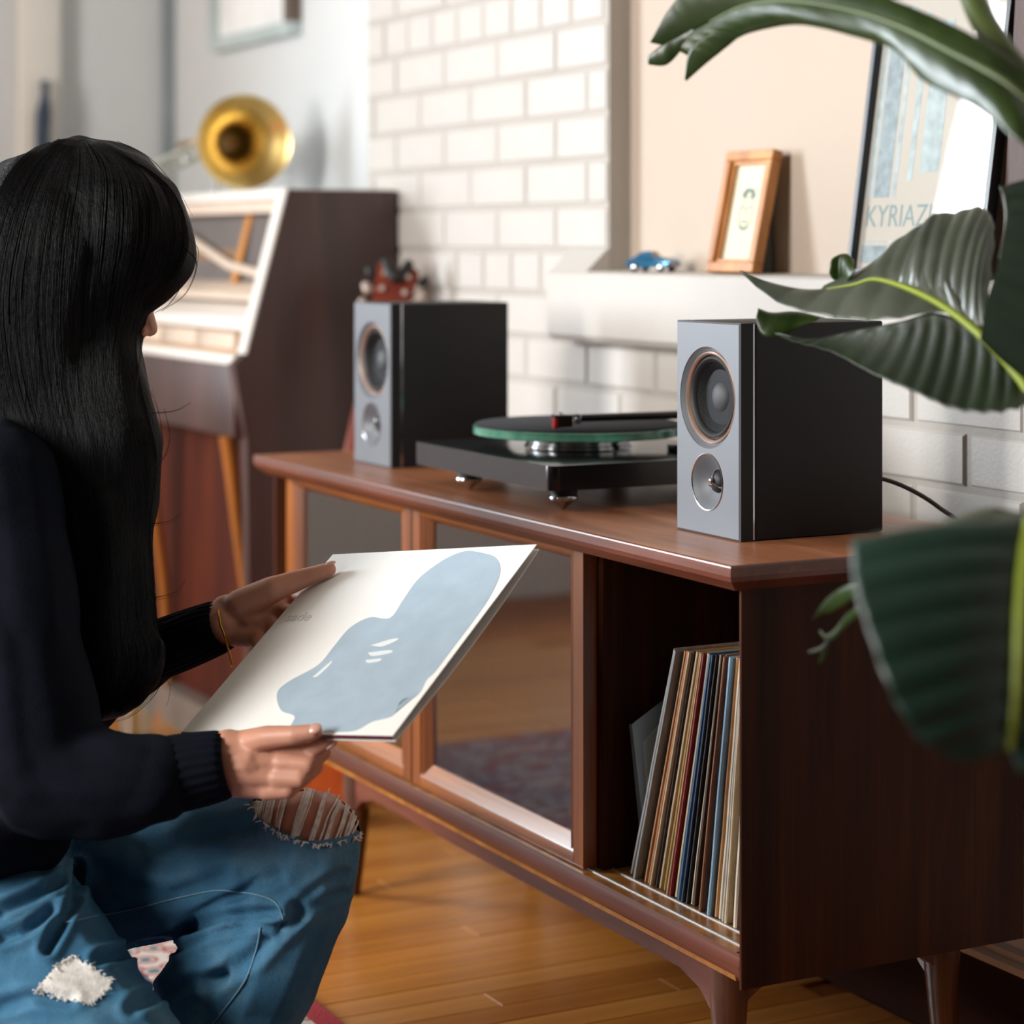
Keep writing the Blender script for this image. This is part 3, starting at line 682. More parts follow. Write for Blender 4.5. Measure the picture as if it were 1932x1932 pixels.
# pale stay running diagonally across the desk
bm = bmesh.new(); bm_tube(bm, [Vector((1.600, Y0P + .08, .968)), Vector((1.606, Y0P + .30, .985)), Vector((1.618, Y0P + .62, 1.05))], .011, 8); bm_done('desk_stay', bm, LACQ, pn, angle=60)
prism('desk_ledge', [(1.560, .918), (1.566, .93), (1.622, .958), (1.628, .95), (1.60, .915)], 'Y', a, c, LACQ, pn, .001)
prism('fall_board', [(1.530, .862), (1.545, .885), (1.60, .913), (1.61, .905), (1.56, .86)], 'Y', a, c, LACQB, pn, .001)
box('key_strip', (1.545, 1.56), (a, c), (.815, .858), plain('tan_key_strip', '#b48a62', .35), pn)
yk = Y0P + .09
while yk < c - .05:
    box('key_block', (1.535, 1.545), (yk, yk + .21), (.822, .855), LACQ, pn, .002); yk += .222
box('key_ledge', (1.508, 1.56), (a, c), (.795, .815), LACQB, pn, .004)
box('key_slip', (1.512, 1.58), (a, c), (.655, .795), PIANO, pn, .004)
box('lower_panel', (1.60, 1.62), (a, c), (.06, .655), PIANOL, pn)
box('toe_rail', (1.56, 1.62), (a, c), (.0, .075), plain('grey_toe_rail', '#6f625a', .5), pn)
for yl in (Y0P + .10, Y0P + .62):
    tube('curved_leg', [(1.525, yl, .655), (1.535, yl, .58), (1.55, yl, .45), (1.572, yl, .28), (1.58, yl, .10), (1.57, yl, 0)], [.016, .014, .012, .011, .011, .014], plain('amber_leg_%d' % int(yl * 100), '#9a5a1c', .35), pn, 10, 24)

# ------------------------------------------------------------------ trombone resting on the piano
BC = Q(461, 268, 4.9)
tb = thing('trombone', (BC.x, BC.y, 1.138), 'brass trombone with a wide golden bell resting on top of the piano', 'trombone')
bax = (CAMLOC - BC).normalized() + RGT * .22 + UP * .02; bax.normalize()
prof = [(.1035, 0), (.105, .0015), (.1045, .003), (.1025, .002), (.094, -.008), (.078, -.022), (.060, -.040), (.045, -.062), (.034, -.09), (.026, -.13), (.020, -.18), (.016, -.25), (.013, -.33)]
lathe('bell', prof, BC, bax, GOLD, tb, 64, False, 80)
bend = BC - bax * .33
up_ = Vector((0, 0, 1)); lf = -RGT
tube('tuning_slide', [bend + bax * .005, bend - bax * .05, bend - bax * .07 + lf * .03, bend - bax * .05 + lf * .07, bend + lf * .085 + bax * .03, BC + lf * .09 - bax * .12], .0075, BRASSW, tb, 10, 30)
SILV = plain('silver_slide', '#cfd3cf', .2, metal=.9)
s0 = BC + lf * .075 - bax * .10 + up_ * .0; s1 = Q(255, 327, 4.75)
tube('slide_tube', [s0, s1], .0085, SILV, tb, 12)
tube('slide_tube', [s0 - up_ * .03, s1 - up_ * .026], .006, SILV, tb, 12)
tube('slide_brace', [s0.lerp(s1, .25), s0.lerp(s1, .25) - up_ * .034], .004, SILV, tb, 8)
for f, dx in ((.45, .0), (.62, .02), (.80, -.01)):
    q = s0.lerp(s1, f); tube('stand_leg', [q, Vector((q.x + dx, q.y + .03, 1.139))], .004, SILV, tb, 8)
q = BC - bax * .14 + lf * .01; tube('stand_leg', [q - up_ * .03, Vector((q.x - .03, q.y, 1.139))], .005, SILV, tb, 8)

# picture on the plaster wall
pf = thing('wall_picture', (1.95, 5.05, 1.50), 'white framed picture hanging on the pale wall above the trombone', 'picture')
FRW = plain('pale_picture_frame', '#b9c6c6', .5); FRS = plain('brown_frame_side', '#6a5a50', .5)
zb = 1.515; ya, yb_ = 4.80, 5.34
box('frame_bar', (1.925, 1.9585), (ya, yb_), (zb, zb + .03), FRW, pf); box('frame_bar', (1.925, 1.9585), (ya, yb_), (zb + .67, zb + .70), FRW, pf)
box('frame_bar', (1.925, 1.9585), (ya, ya + .03), (zb + .03, zb + .67), FRS, pf); box('frame_bar', (1.925, 1.9585), (yb_ - .03, yb_), (zb + .03, zb + .67), FRW, pf)
box('print', (1.944, 1.9585), (ya + .03, yb_ - .03), (zb + .03, zb + .67), plain('white_print', '#f2f4f3', .5), pf)
hs = thing('hanging_strap', (1.58, 5.66, 1.1), 'narrow dark blue strap hanging on the far white wall', 'strap')
h0 = Q(84, 150, 5.72); STR = plain('dark_blue_strap', '#27384f', .6)
tube('strap', [Q(86, 152, 5.72), Q(85, 185, 5.72), Q(82, 215, 5.72), Q(80, 260, 5.72), Q(80, 330, 5.72)], [.008, .011, .019, .018, .017], STR, hs, 12, 20)
lathe('hook', [(.012, 0), (.012, .006), (.006, .012), (.006, .05)], Q(86, 158, 5.74), (0, 1, 0), CHROME, hs, 16)
# drinking glass on the floor in front of the piano
dg_ = thing('drinking_glass', (0, 0, 0), 'clear drinking glass standing on the floor in front of the piano', 'glass')
g0 = Q(255, 1388, 4.62); g0.z = .001; dg_.location = g0; WLOC[dg_.name] = g0
lathe('glass_wall', [(.030, 0), (.034, .002), (.040, .11), (.0385, .11), (.0325, .010), (0, .008)], g0, (0, 0, 1), pane_mat('tumbler', (.9, .95, .95, 1), .03, 1.5, .12), dg_, 32)

# ------------------------------------------------------------------ guitar leaning in the corner behind the credenza
gu = thing('guitar', (1.56, 3.68, 0), 'orange-red acoustic guitar with dark tuners leaning between piano and credenza', 'guitar')
G0 = Q(520, 1585, 3.92); G0.z = .012
G1 = Q(760, 470, 4.24)                                   # top of the head
GZ = (G1 - G0).normalized(); GL = (G1 - G0).length
GXv = (RGT - GZ * RGT.dot(GZ)).normalized(); GN = GXv.cross(GZ); GN = -GN if GN.dot(CAMLOC - G0) < 0 else GN
def GP_(u, h, n=0): return G0 + GXv * u + GZ * h + GN * n
GORG = wood('orange_guitar_wood', '#7a2a08', '#a8440f', '#c2601c', 'Z', 9, .3, .5); GHEAD = wood('red_headstock_wood', '#5a1c10', '#7c2e1a', '#94441f', 'Z', 9, .35, .3)
out = []
half = [(0, 0), (.06, .004), (.12, .03), (.155, .09), (.15, .16), (.115, .225), (.10, .265), (.115, .33), (.12, .37), (.095, .42), (.04, .445), (0, .447)]
cv = cat_rom([(x * .86, z, 0) for x, z in half], 40)
outl = [(p.x, p.y) for p in cv] + [(-p.x, p.y) for p in cv[::-1][1:-1]]
bm = bmesh.new(); A = [bm.verts.new(GP_(x, z, .0)) for x, z in outl]; B = [bm.verts.new(GP_(x, z, -.085)) for x, z in outl]
bm.faces.new(A); bm.faces.new(B[::-1]); n = len(outl)
for i in range(n): bm.faces.new((A[i], B[i], B[(i + 1) % n], A[(i + 1) % n]))
bm_done('body', bm, GORG, gu, angle=40)
MG = Matrix(((GXv.x, GZ.x, GN.x, G0.x), (GXv.y, GZ.y, GN.y, G0.y), (GXv.z, GZ.z, GN.z, G0.z), (0, 0, 0, 1)))
box('neck', (-.026, .026), (.43, GL - .14), (-.03, .006), GHEAD, gu, .004, 2, MG)
lathe('sound_hole', [(.0, .0004), (.046, .0006), (.05, .0002)], GP_(0, .30), GN, RUBBER, gu, 32)
box('bridge', (-.07, .07), (.12, .145), (0, .009), PIANO, gu, .002, 1, MG)
hp = [(-.026, 0), (.026, 0), (.036, .03), (.040, .105), (.022, .115), (.012, .095), (0, .085), (-.012, .095), (-.022, .115), (-.040, .105), (-.036, .03)]
bm = bmesh.new(); A = [bm.verts.new(GP_(x, GL - .145 + z, .004)) for x, z in hp]; B = [bm.verts.new(GP_(x, GL - .145 + z, -.012)) for x, z in hp]
bm.faces.new(A); bm.faces.new(B[::-1]); n = len(hp)
for i in range(n): bm.faces.new((A[i], B[i], B[(i + 1) % n], A[(i + 1) % n]))
hdst = bm_done('headstock', bm, GHEAD, gu)
PEG = plain('pale_tuner_button', '#b9a79c', .3)
for s_ in (-1, 1):
    for k, hz in enumerate((.025, .058, .09)):
        q = GP_(s_ * .038, GL - .145 + hz, -.005)
        tube('tuner_post', [GP_(s_ * .022, GL - .145 + hz, .003), GP_(s_ * .022, GL - .145 + hz, .014)], .0055, PEG, hdst, 10)
        bm = bmesh.new(); bm_capsule(bm, q + GXv * s_ * .012 - GZ * .004, .0085, q + GXv * s_ * .016 + GZ * .004, .0085); bm_capsule(bm, q, .004, q + GXv * s_ * .012, .004)
        bm_done('tuner_button', bm, PEG if k < 2 else RUBBER, hdst, smooth=True)
# dark capo-like clip between the head's two horns
tube('head_clip', [GP_(-.028, GL - .03, .006), GP_(-.012, GL - .055, .012), GP_(.0, GL - .062, .014), GP_(.010, GL - .052, .012), GP_(.020, GL - .025, .008)], [.008, .010, .011, .010, .009], RUBBER, gu, 10, 20)

# ------------------------------------------------------------------ things on the niche sill
def lean_frame(M, w, h, bar, dep):
    return [((-w / 2, w / 2), (0, bar)), ((-w / 2, w / 2), (h - bar, h)), ((-w / 2, -w / 2 + bar), (bar, h - bar)), ((w / 2 - bar, w / 2), (bar, h - bar))]
def lean_matrix(xb, yc, zb, lean, turn=0):
    """local x = along the wall to the near side, y = up the face, z = out into the room"""
    M = Matrix.Translation((xb, yc, zb)) @ Matrix.Rotation(math.radians(turn), 4, 'Z') @ Matrix.Rotation(math.radians(lean), 4, 'Y')
    B = Matrix(((0, 0, -1, 0), (-1, 0, 0, 0), (0, 1, 0, 0), (0, 0, 0, 1)))
    return M @ B
ZSL = ZS + .0015
# small wooden frame
FW = wood('honey_frame_wood', '#9a5a20', '#c2813c', '#d9a05a', 'Z', 16, .4, .2)
w_, h_ = .126, .186
pA = QX(1386, 517, 1.836)
M1 = lean_matrix(1.836, pA.y, ZSL + .0005, 12)
sf = thing('photo_frame', (1.84, pA.y, ZSL), 'small honey wood frame with a line drawing leaning on the sill', 'picture frame')
for i, (xs, ys) in enumerate(lean_frame(M1, w_, h_, .015, .014)):
    o = box('frame_bar', xs, ys, (-.006, .012), FW, sf, .0012, 1, M1)
for i, (xs, ys) in enumerate(lean_frame(M1, w_ - .029, h_ - .029, .006, .01)):
    box('inner_bead', xs, (ys[0] + .0145, ys[1] + .0145), (-.004, .006), FW, sf, 0, 1, M1)
pp = box('drawing', (-w_ / 2 + .013, w_ / 2 - .013), (.013, h_ - .013), (-.005, -.001), plain('drawing_paper', '#dcd8c0', .8, var=.02), sf, 0, 1, M1)
INK = plain('green_grey_ink', '#7d9690', .8)
bm = bmesh.new()
def ink(pts, r=.0011, cl=False): bm_tube(bm, [M1 @ Vector((x, y, -.0008)) for x, y in pts], r, 5, cl)
ov = [(.0 + .017 * math.cos(a), .092 + .026 * math.sin(a)) for a in np.linspace(0, 2 * math.pi, 24, endpoint=False)]
ink(ov, .0009, True); ink([(-.013, .118), (-.004, .128), (.008, .126), (.015, .116)], .0035); ink([(-.010, .100), (-.004, .101)], .0014); ink([(.004, .101), (.010, .100)], .0014)
ink([(.0, .100), (-.001, .090), (.002, .087)], .0008); ink([(-.007, .080), (.0, .078), (.007, .080)], .0016); ink([(-.010, .072), (0, .067), (.010, .072)], .0022)
bm_done('ink_lines', bm, INK, pp)
CARD = plain('grey_strut_card', '#6d7076', .7)
bm = bmesh.new()
for q in ((.0, .17), ): pass
sv = [M1 @ Vector((-.02, .15, -.006)), M1 @ Vector((.02, .15, -.006)), Vector((XB - .006, pA.y - .022, ZSL + .002)), Vector((XB - .006, pA.y + .022, ZSL + .002))]
mesh('easel_strut', [*sv, *(v_ + Vector((.003, 0, .001)) for v_ in sv)], [(0, 1, 2, 3), (7, 6, 5, 4), (0, 4, 5, 1), (1, 5, 6, 2), (2, 6, 7, 3), (3, 7, 4, 0)], CARD, sf)
# framed poster
pw, ph = .285, .392
y0p = QX(1607, 500, 1.832).y; yc_ = y0p - pw / 2
M2 = lean_matrix(1.832, yc_, ZSL + .0005, 8.3)
po_ = thing('framed_poster', (1.84, yc_, ZSL), 'black framed vintage poster lettered KYRIAZI leaning against the niche wall', 'poster')
BLKF = plain('thin_black_frame', '#1e2026', .35)
for xs, ys in lean_frame(M2, pw, ph, .009, .012): box('frame_bar', xs, ys, (-.004, .012), BLKF, po_, .0006, 1, M2)
paper = box('poster_print', (-pw / 2 + .008, pw / 2 - .008), (.008, ph - .008), (-.003, .0), plain('cream_poster_paper', '#cbc1b6', .8, var=.03), po_, 0, 1, M2)
PINK = plain('faded_grey_ink', '#9aa6ac', .8, var=.25, vscale=60); PIN2 = plain('pale_blue_ink', '#b7c3c6', .8, var=.2, vscale=50)
def flat(nm, x0, x1, y0, y1, mt, z=.0003): box(nm, (x0, x1), (y0, y1), (0, z), mt, paper, 0, 1, M2)
flat('printed_border', -.128, -.118, .108, .37, PIN2); flat('printed_border', -.114, -.080, .108, .37, PINK); flat('printed_border', -.074, -.066, .108, .37, PIN2)
flat('printed_border', -.045, -.034, .130, .36, PIN2); flat('printed_border', -.02, .02, .14, .345, PIN2)
flat('printed_border', -.128, -.072, .018, .042, PINK)
for i in range(9): flat('printed_rule', -.128 + i * .012, -.122 + i * .012, .046, .049, PIN2)
text_mesh('lettering', 'KYRIAZI F', .043, M2 @ Matrix.Translation((-.127, .068, .0002)) @ Matrix.Scale(.92, 4, (1, 0, 0)), plain('teal_grey_lettering', '#8fa3a6', .8), paper)
box('pane', (-pw / 2 + .007, pw / 2 - .007), (.007, ph - .007), (.004, .006), pane_mat('poster_glass', (.97, .98, .98, 1), .02, 1.52, .02), po_, 0, 1, M2)

# brown board beside the poster
bd = thing('leaning_board', (1.85, 2.16, ZSL), 'narrow brown wooden board leaning in the niche beside the poster', 'board')
M3 = lean_matrix(1.850, 2.156, ZSL + .0006, 4.0)
box('board_face', (-.045, .045), (0, .48), (-.006, .006), wood('brown_leaning_wood', '#2a1a14', '#46302a', '#5a3f36', 'Z', 8, .6, .0), bd, .001, 1, M3)
for yy in (.03, .44): box('batten', (-.042, .042), (yy, yy + .02), (.006, .010), DARKWOOD, bd, .0005, 1, M3)

# toy car
carp = Q(1232, 515, 3.535)
car = thing('toy_car', (carp.x, carp.y, ZSL), 'small metallic blue toy sports coupe parked on the niche sill', 'toy car')
CARB = plain('metallic_blue_paint', '#1f6f9c', .16, metal=.55, var=.05, coat=1.0); CARW = pane_mat('tinted_car_glass', (.55, .55, .6, 1), .05, 1.5, .05)
cl_, cw = .082, .034
hd_ = (-RGT * -.80 + FWD * -.60); hd_.z = 0; hd_.normalize()                # nose direction: towards the viewer's right
cs = Vector((0, 0, 1)).cross(hd_)
MC = Matrix(((hd_.x, cs.x, 0, carp.x), (hd_.y, cs.y, 0, carp.y), (0, 0, 1, ZSL), (0, 0, 0, 1)))
prof_b = [(-.5, .10), (-.49, .19), (-.44, .255), (-.34, .275), (-.26, .30), (-.18, .265), (-.02, .245), (.12, .25), (.25, .285), (.34, .285), (.44, .25), (.50, .205), (.505, .16), (.48, .10), (.40, .085), (-.40, .085)]
bm = bmesh.new(); secs = []
for f, k, zz in ((-.5, .80, 0), (-.46, .96, 0), (-.36, 1.0, 0), (-.15, .90, 0), (0, .86, 0.012), (.15, .90, 0), (.36, 1.0, 0), (.46, .96, 0), (.5, .80, 0)):
    secs.append([bm.verts.new(MC @ Vector((x * cl_ * (1 if abs(f) < .4 else .985), f * cw, (.085 + (z - .085) * (k if z > .2 else 1)) * cl_))) for x, z in prof_b])
n = len(prof_b)
for A, B in zip(secs, secs[1:]):
    for i in range(n): bm.faces.new((A[i], A[(i + 1) % n], B[(i + 1) % n], B[i]))
bm.faces.new(secs[0][::-1]); bm.faces.new(secs[-1])
bm_done('car_body', bm, CARB, car, angle=50)
cab = [(-.36, .26), (-.22, .375), (-.05, .405), (.02, .395), (.13, .255)]
bm = bmesh.new(); secs = []
for f, sc_ in ((-.36, .82), (-.26, 1.0), (.26, 1.0), (.36, .82)):
    secs.append([bm.verts.new(MC @ Vector((x * cl_, f * cw * (1 if z > .3 else 1.12), (.25 + (z - .25) * sc_) * cl_))) for x, z in cab])
n = len(cab)
for A, B in zip(secs, secs[1:]):
    for i in range(n - 1): bm.faces.new((A[i], A[i + 1], B[i + 1], B[i]))
bm.faces.new(secs[0][::-1]); bm.faces.new(secs[-1])
cabo = bm_done('cabin', bm, CARB, car, angle=40)
for s_ in (-1, 1):
    wv = [MC @ Vector((x * cl_, s_ * cw * .345, z * cl_)) for x, z in ((-.17, .29), (-.10, .355), (.0, .36), (.06, .285))]
    mesh('side_window', [*wv, *(q + cs * .0006 * s_ for q in wv)], [(0, 1, 2, 3), (7, 6, 5, 4), (0, 4, 5, 1), (1, 5, 6, 2), (2, 6, 7, 3), (3, 7, 4, 0)], plain('pinkish_car_window_%d' % s_, '#8a6f72', .15), cabo)
ws = [MC @ Vector(q) for q in ((.030 * cl_, -cw * .22, .385 * cl_), (.030 * cl_, cw * .22, .385 * cl_), (.122 * cl_, cw * .27, .268 * cl_), (.122 * cl_, -cw * .27, .268 * cl_))]
mesh('windscreen', [*ws, *(q + (hd_ + UP).normalized() * .0006 for q in ws)], [(0, 1, 2, 3), (7, 6, 5, 4), (0, 4, 5, 1), (1, 5, 6, 2), (2, 6, 7, 3), (3, 7, 4, 0)], plain('car_windscreen', '#a79a98', .12), cabo)
for fx in (-.30, .30):
    for s_ in (-1, 1):
        wh = lathe('wheel', [(.0, -.002), (.0062, -.002), (.0072, -.0008), (.0072, .0022), (.0062, .003), (.0045, .003)], MC @ Vector((fx * cl_, s_ * cw * .44, .0072)), cs * s_, RUBBER, car, 20)
        lathe('hub_cap', [(.0046, .0026), (.003, .0036), (0, .0038)], MC @ Vector((fx * cl_, s_ * cw * .44, .0072)), cs * s_, CHROME, wh, 16)
box('bumper', (.485 * cl_, .505 * cl_), (-cw * .42, cw * .42), (.115 * cl_, .15 * cl_), plain('rose_chrome', '#c9a8a2', .2, metal=.8), car, .0004, 1, MC)
box('bumper', (-.507 * cl_, -.49 * cl_), (-cw * .40, cw * .40), (.115 * cl_, .15 * cl_), CHROME, car, .0004, 1, MC)

# ------------------------------------------------------------------ big-leaved plant at the near end of the credenza
def leaf_material(name, c0, c1, rough=.3, trans=.25, edge='#8aa83a'):
    m, nt, b, L = newmat(name); v = coords(nt)
    col = ramp(nt, noise_tex(nt, v, 16, 4), [(.3, c0), (.7, c1)]); L.new(col, b.inputs['Base Color'])
    b.inputs['Roughness'].default_value = rough; b.inputs['Specular IOR Level'].default_value = .55
    out = nt.nodes['Material Output']; tr = nt.nodes.new('ShaderNodeBsdfTranslucent'); tr.inputs[0].default_value = lin(edge)
    mx = nt.nodes.new('ShaderNodeMixShader'); mx.inputs[0].default_value = trans
    L.new(b.outputs[0], mx.inputs[1]); L.new(tr.outputs[0], mx.inputs[2]); L.new(mx.outputs[0], out.inputs[0])
    bump(nt, b, noise_tex(nt, v, 220, 3), .15, .001)
    return m
LEAFG = leaf_material('green_leaf', '#1c2c0c', '#304417', .33, .22, '#7da32c')
LEAFD = leaf_material('dark_leaf', '#0f1d0c', '#1a2c14', .45, .10, '#4d7426')
LEAFU = leaf_material('grey_green_leaf_underside', '#3a4238', '#565c50', .28, .12, '#6a7a3a')
LEAFX = leaf_material('dark_matt_leaf', '#0b140a', '#131d0f', .7, .04, '#2d4418')  # darkest leaf green, low gloss
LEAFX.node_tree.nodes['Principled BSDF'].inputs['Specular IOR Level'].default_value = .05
LEAFT = leaf_material('blue_green_leaf', '#10291f', '#1a3a2e', .42, .06, '#3f7a4a')
RIB = plain('yellow_green_midrib', '#8a9a2c', .4, var=.12)
STEMM = plain('green_stalk', '#4a5a28', .45, var=.15)
plant = thing('potted_plant', (1.36, 1.42, 0), 'large broad-leaved houseplant arching over the near end of the credenza', 'plant')
def leaf(E1, E2, mt, nu=56, nv=22, bulge=.0, rip=.0016, veins=16, slant=.18, curl=0.0, name='leaf'):
    """a blade lofted between two edge lines, ribbed along its side veins"""
    A = cat_rom([Q(*p) for p in E1], nu); B = cat_rom([Q(*p) for p in E2], nu)
    vs = []; fs = []
    for i in range(nu):
        a, c = A[i], B[i]; t = i / (nu - 1)
        tg = (A[min(i + 1, nu - 1)] - A[max(i - 1, 0)]) + (B[min(i + 1, nu - 1)] - B[max(i - 1, 0)])
        nr = tg.cross(c - a); nr = nr.normalized() if nr.length > 1e-9 else Vector((0, 0, 1))
        if nr.dot(CAMLOC - a) < 0: nr = -nr
        w = (c - a).length
        for j in range(nv):
            s = j / (nv - 1)
            ph = (t + slant * s * 0) * veins
            k = min(1, s * 6) * min(1, w / .05)
            r = rip * k * (abs(math.sin(math.pi * ph)) * 2 - 1)
            vs.append(a.lerp(c, s) + nr * (bulge * w * 4 * s * (1 - s) + r + curl * w * s * s))
    for i in range(nu - 1):
        for j in range(nv - 1): fs.append((i * nv + j, i * nv + j + 1, (i + 1) * nv + j + 1, (i + 1) * nv + j))
    o = mesh(name, vs, fs, mt, plant, smooth=True)
    sd = o.modifiers.new('thickness', 'SOLIDIFY'); sd.thickness = .0009; sd.offset = 0
    return o
def rib(pts, r0, r1, parent, mt=RIB):
    tube('midrib', [Q(*p) for p in pts], [r0 + (r1 - r0) * i / (len(pts) - 1) for i in range(len(pts))], mt, parent, 10, 40)
# --- arching leaf across the top of the picture
up1 = [(1960, 150, 1.86), (1880, 92, 1.90), (1790, 44, 1.95), (1690, 2, 2.00), (1590, -30, 2.06), (1470, -55, 2.12), (1370, -45, 2.17), (1300, -20, 2.20), (1262, 18, 2.22), (1226, 80, 2.235)]
mid1 = [(1965, 215, 1.84), (1890, 150, 1.87), (1800, 100, 1.92), (1700, 50, 1.98), (1600, 18, 2.04), (1480, 2, 2.11), (1400, 12, 2.16), (1340, 40, 2.195), (1300, 62, 2.215), (1268, 88, 2.23)]
lo1 = [(1945, 285, 1.80), (1909, 258, 1.82), (1840, 201, 1.88), (1742, 152, 1.95), (1700, 100, 1.99), (1632, 74, 2.03), (1518, 47, 2.10), (1442, 55, 2.15), (1389, 74, 2.18), (1330, 120, 2.21)]
l1 = leaf(mid1, lo1, LEAFG, bulge=.05, veins=18, rip=.0004)
leaf(mid1, up1, LEAFG, bulge=.05, veins=18, rip=.0004)
rib(mid1[:8], .0042, .0012, l1, STEMM)
# split tip: two pointed fingers below the tip
leaf([(1345, 60, 2.19), (1315, 80, 2.205), (1298, 105, 2.215), (1292, 150, 2.225)], [(1392, 72, 2.18), (1360, 98, 2.195), (1330, 122, 2.21), (1296, 152, 2.225)], LEAFG, 24, 10, .05, .0006, 5)
leaf([(1310, 52, 2.21), (1285, 66, 2.22), (1250, 84, 2.23), (1222, 107, 2.24)], [(1312, 62, 2.21), (1288, 92, 2.222), (1258, 122, 2.232), (1224, 122, 2.242)], LEAFG, 24, 10, .08, .0006, 4)
# stalk of that leaf
tube('stalk', [Q(1815, -60, 2.02), Q(1850, 30, 1.98), Q(1890, 95, 1.94), Q(1945, 175, 1.90), Q(2010, 330, 1.86), Q(2060, 700, 1.84)], [.011, .0115, .012, .013, .014, .016], STEMM, plant, 14, 40)
# --- middle leaf: raised blade, tip blade and lower blade about one midrib
mr = [(1395, 511, 2.36), (1450, 532, 2.34), (1520, 546, 2.31), (1590, 541, 2.28), (1655, 528, 2.25), (1730, 552, 2.21), (1800, 592, 2.17), (1870, 652, 2.12), (1940, 735, 2.07)]
l2 = leaf([(1548, 548, 2.300), (1600, 540, 2.275), (1655, 528, 2.25), (1690, 536, 2.235), (1735, 555, 2.205), (1780, 579, 2.18), (1822, 608, 2.152), (1862, 644, 2.127)],
          [(1556, 538, 2.300), (1640, 500, 2.285), (1690, 455, 2.275), (1738, 424, 2.265), (1755, 412, 2.26), (1772, 440, 2.25), (1745, 500, 2.235), (1760, 520, 2.22)][:5] + [(1762, 430, 2.25), (1758, 470, 2.235), (1775, 520, 2.21)], LEAFU, 60, 22, .06, .0008, 9)
leaf([(1690, 536, 2.236), (1725, 550, 2.213), (1765, 570, 2.19), (1800, 592, 2.17), (1830, 616, 2.148), (1860, 642, 2.13), (1890, 672, 2.108)],
     [(1742, 470, 2.25), (1757, 408, 2.262), (1800, 402, 2.255), (1845, 391, 2.24), (1868, 405, 2.225), (1876, 440, 2.20), (1870, 520, 2.16)], LEAFU, 60, 24, .10, .0014, 9)
leaf([(1395, 510, 2.361)] + mr[1:7], [(1398, 514, 2.36), (1432, 545, 2.335), (1480, 576, 2.30), (1545, 593, 2.27), (1612, 604, 2.235), (1690, 601, 2.20), (1762, 588, 2.18)], LEAFU, 64, 20, .05, .0016, 7)
leaf([(1460, 626, 2.30), (1530, 640, 2.27), (1610, 624, 2.235), (1700, 606, 2.20), (1765, 590, 2.18), (1830, 616, 2.15), (1890, 672, 2.11), (1945, 740, 2.07)],
     [(1462, 630, 2.30), (1500, 645, 2.275), (1570, 665, 2.235), (1645, 705, 2.19), (1725, 740, 2.14), (1800, 772, 2.10), (1880, 778, 2.06), (1950, 762, 2.03)], LEAFD, 80, 26, -.06, .0020, 16)
tube('midrib', [Q(*p) for p in [(1560, 545, 2.292), (1610, 537, 2.268), (1655, 527, 2.247), (1730, 551, 2.207), (1800, 591, 2.167), (1870, 651, 2.117), (1940, 734, 2.067), (2040, 900, 2.0)]], [.0008, .0016, .0024, .0034, .0042, .0048, .0055, .007], RIB, l2, 10, 48)
# curled scraps by the tip
leaf([(1430, 582, 2.33), (1455, 590, 2.325), (1490, 588, 2.32), (1515, 590, 2.315), (1556, 600, 2.30)], [(1426, 600, 2.32), (1438, 632, 2.31), (1465, 636, 2.305), (1500, 622, 2.305), (1540, 605, 2.30)], LEAFG, 24, 10, .15, .0004, 4)
leaf([(1566, 500, 2.30), (1570, 488, 2.30), (1585, 480, 2.30), (1600, 480, 2.295), (1612, 492, 2.29)], [(1564, 515, 2.30), (1572, 527, 2.30), (1588, 532, 2.298), (1602, 528, 2.275), (1614, 508, 2.268)], LEAFG, 20, 10, .07, .0003, 3)
# --- dark upright leaf at the right edge
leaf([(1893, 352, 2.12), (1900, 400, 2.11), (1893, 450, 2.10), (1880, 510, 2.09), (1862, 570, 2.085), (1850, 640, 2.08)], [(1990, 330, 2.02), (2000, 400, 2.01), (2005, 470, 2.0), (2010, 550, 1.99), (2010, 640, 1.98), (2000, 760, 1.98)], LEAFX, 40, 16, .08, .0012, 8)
leaf([(1886, 352, 2.118), (1892, 375, 2.116), (1896, 420, 2.11), (1884, 490, 2.10)], [(1894, 352, 2.118), (1903, 385, 2.114), (1902, 430, 2.108), (1888, 494, 2.10)], LEAFU, 24, 6, .2, 0, 1)
# --- low hanging leaf close to the camera
mr3 = [(1950, 985, 1.62), (1936, 1060, 1.60), (1927, 1150, 1.58), (1922, 1240, 1.565), (1916, 1330, 1.555), (1905, 1415, 1.55)]
l3 = leaf(mr3, [(1606, 1018, 1.62), (1612, 1105, 1.585), (1640, 1200, 1.56), (1682, 1310, 1.54), (1740, 1398, 1.535), (1830, 1446, 1.54)], LEAFT, 64, 26, .07, .0014, 8)
leaf(mr3, [(2080, 1000, 1.60), (2100, 1100, 1.57), (2095, 1220, 1.55), (2060, 1330, 1.54), (2000, 1420, 1.54), (1925, 1458, 1.545)], LEAFT, 48, 20, .06, .0022, 8)
rib([(p[0], p[1], p[2] - .004) for p in mr3], .0065, .003, l3)
leaf([(1608, 1016, 1.622), (1680, 1020, 1.64), (1760, 1014, 1.65), (1850, 1000, 1.655), (1945, 985, 1.65)], [(1615, 1014, 1.63), (1690, 1016, 1.66), (1785, 1006, 1.68), (1860, 985, 1.70), (1950, 960, 1.70)], LEAFD, 30, 8, .05, .0004, 5)
# glossy curled leaf just behind it
leaf([(1783, 1018, 1.86), (1800, 998, 1.86), (1830, 982, 1.86), (1870, 974, 1.86), (1910, 986, 1.86), (1950, 1000, 1.86)], [(1790, 1040, 1.80), (1815, 1030, 1.80), (1850, 1020, 1.80), (1890, 1015, 1.80), (1920, 1020, 1.80), (1950, 1030, 1.80)], LEAFU, 30, 14, .25, .0004, 3)
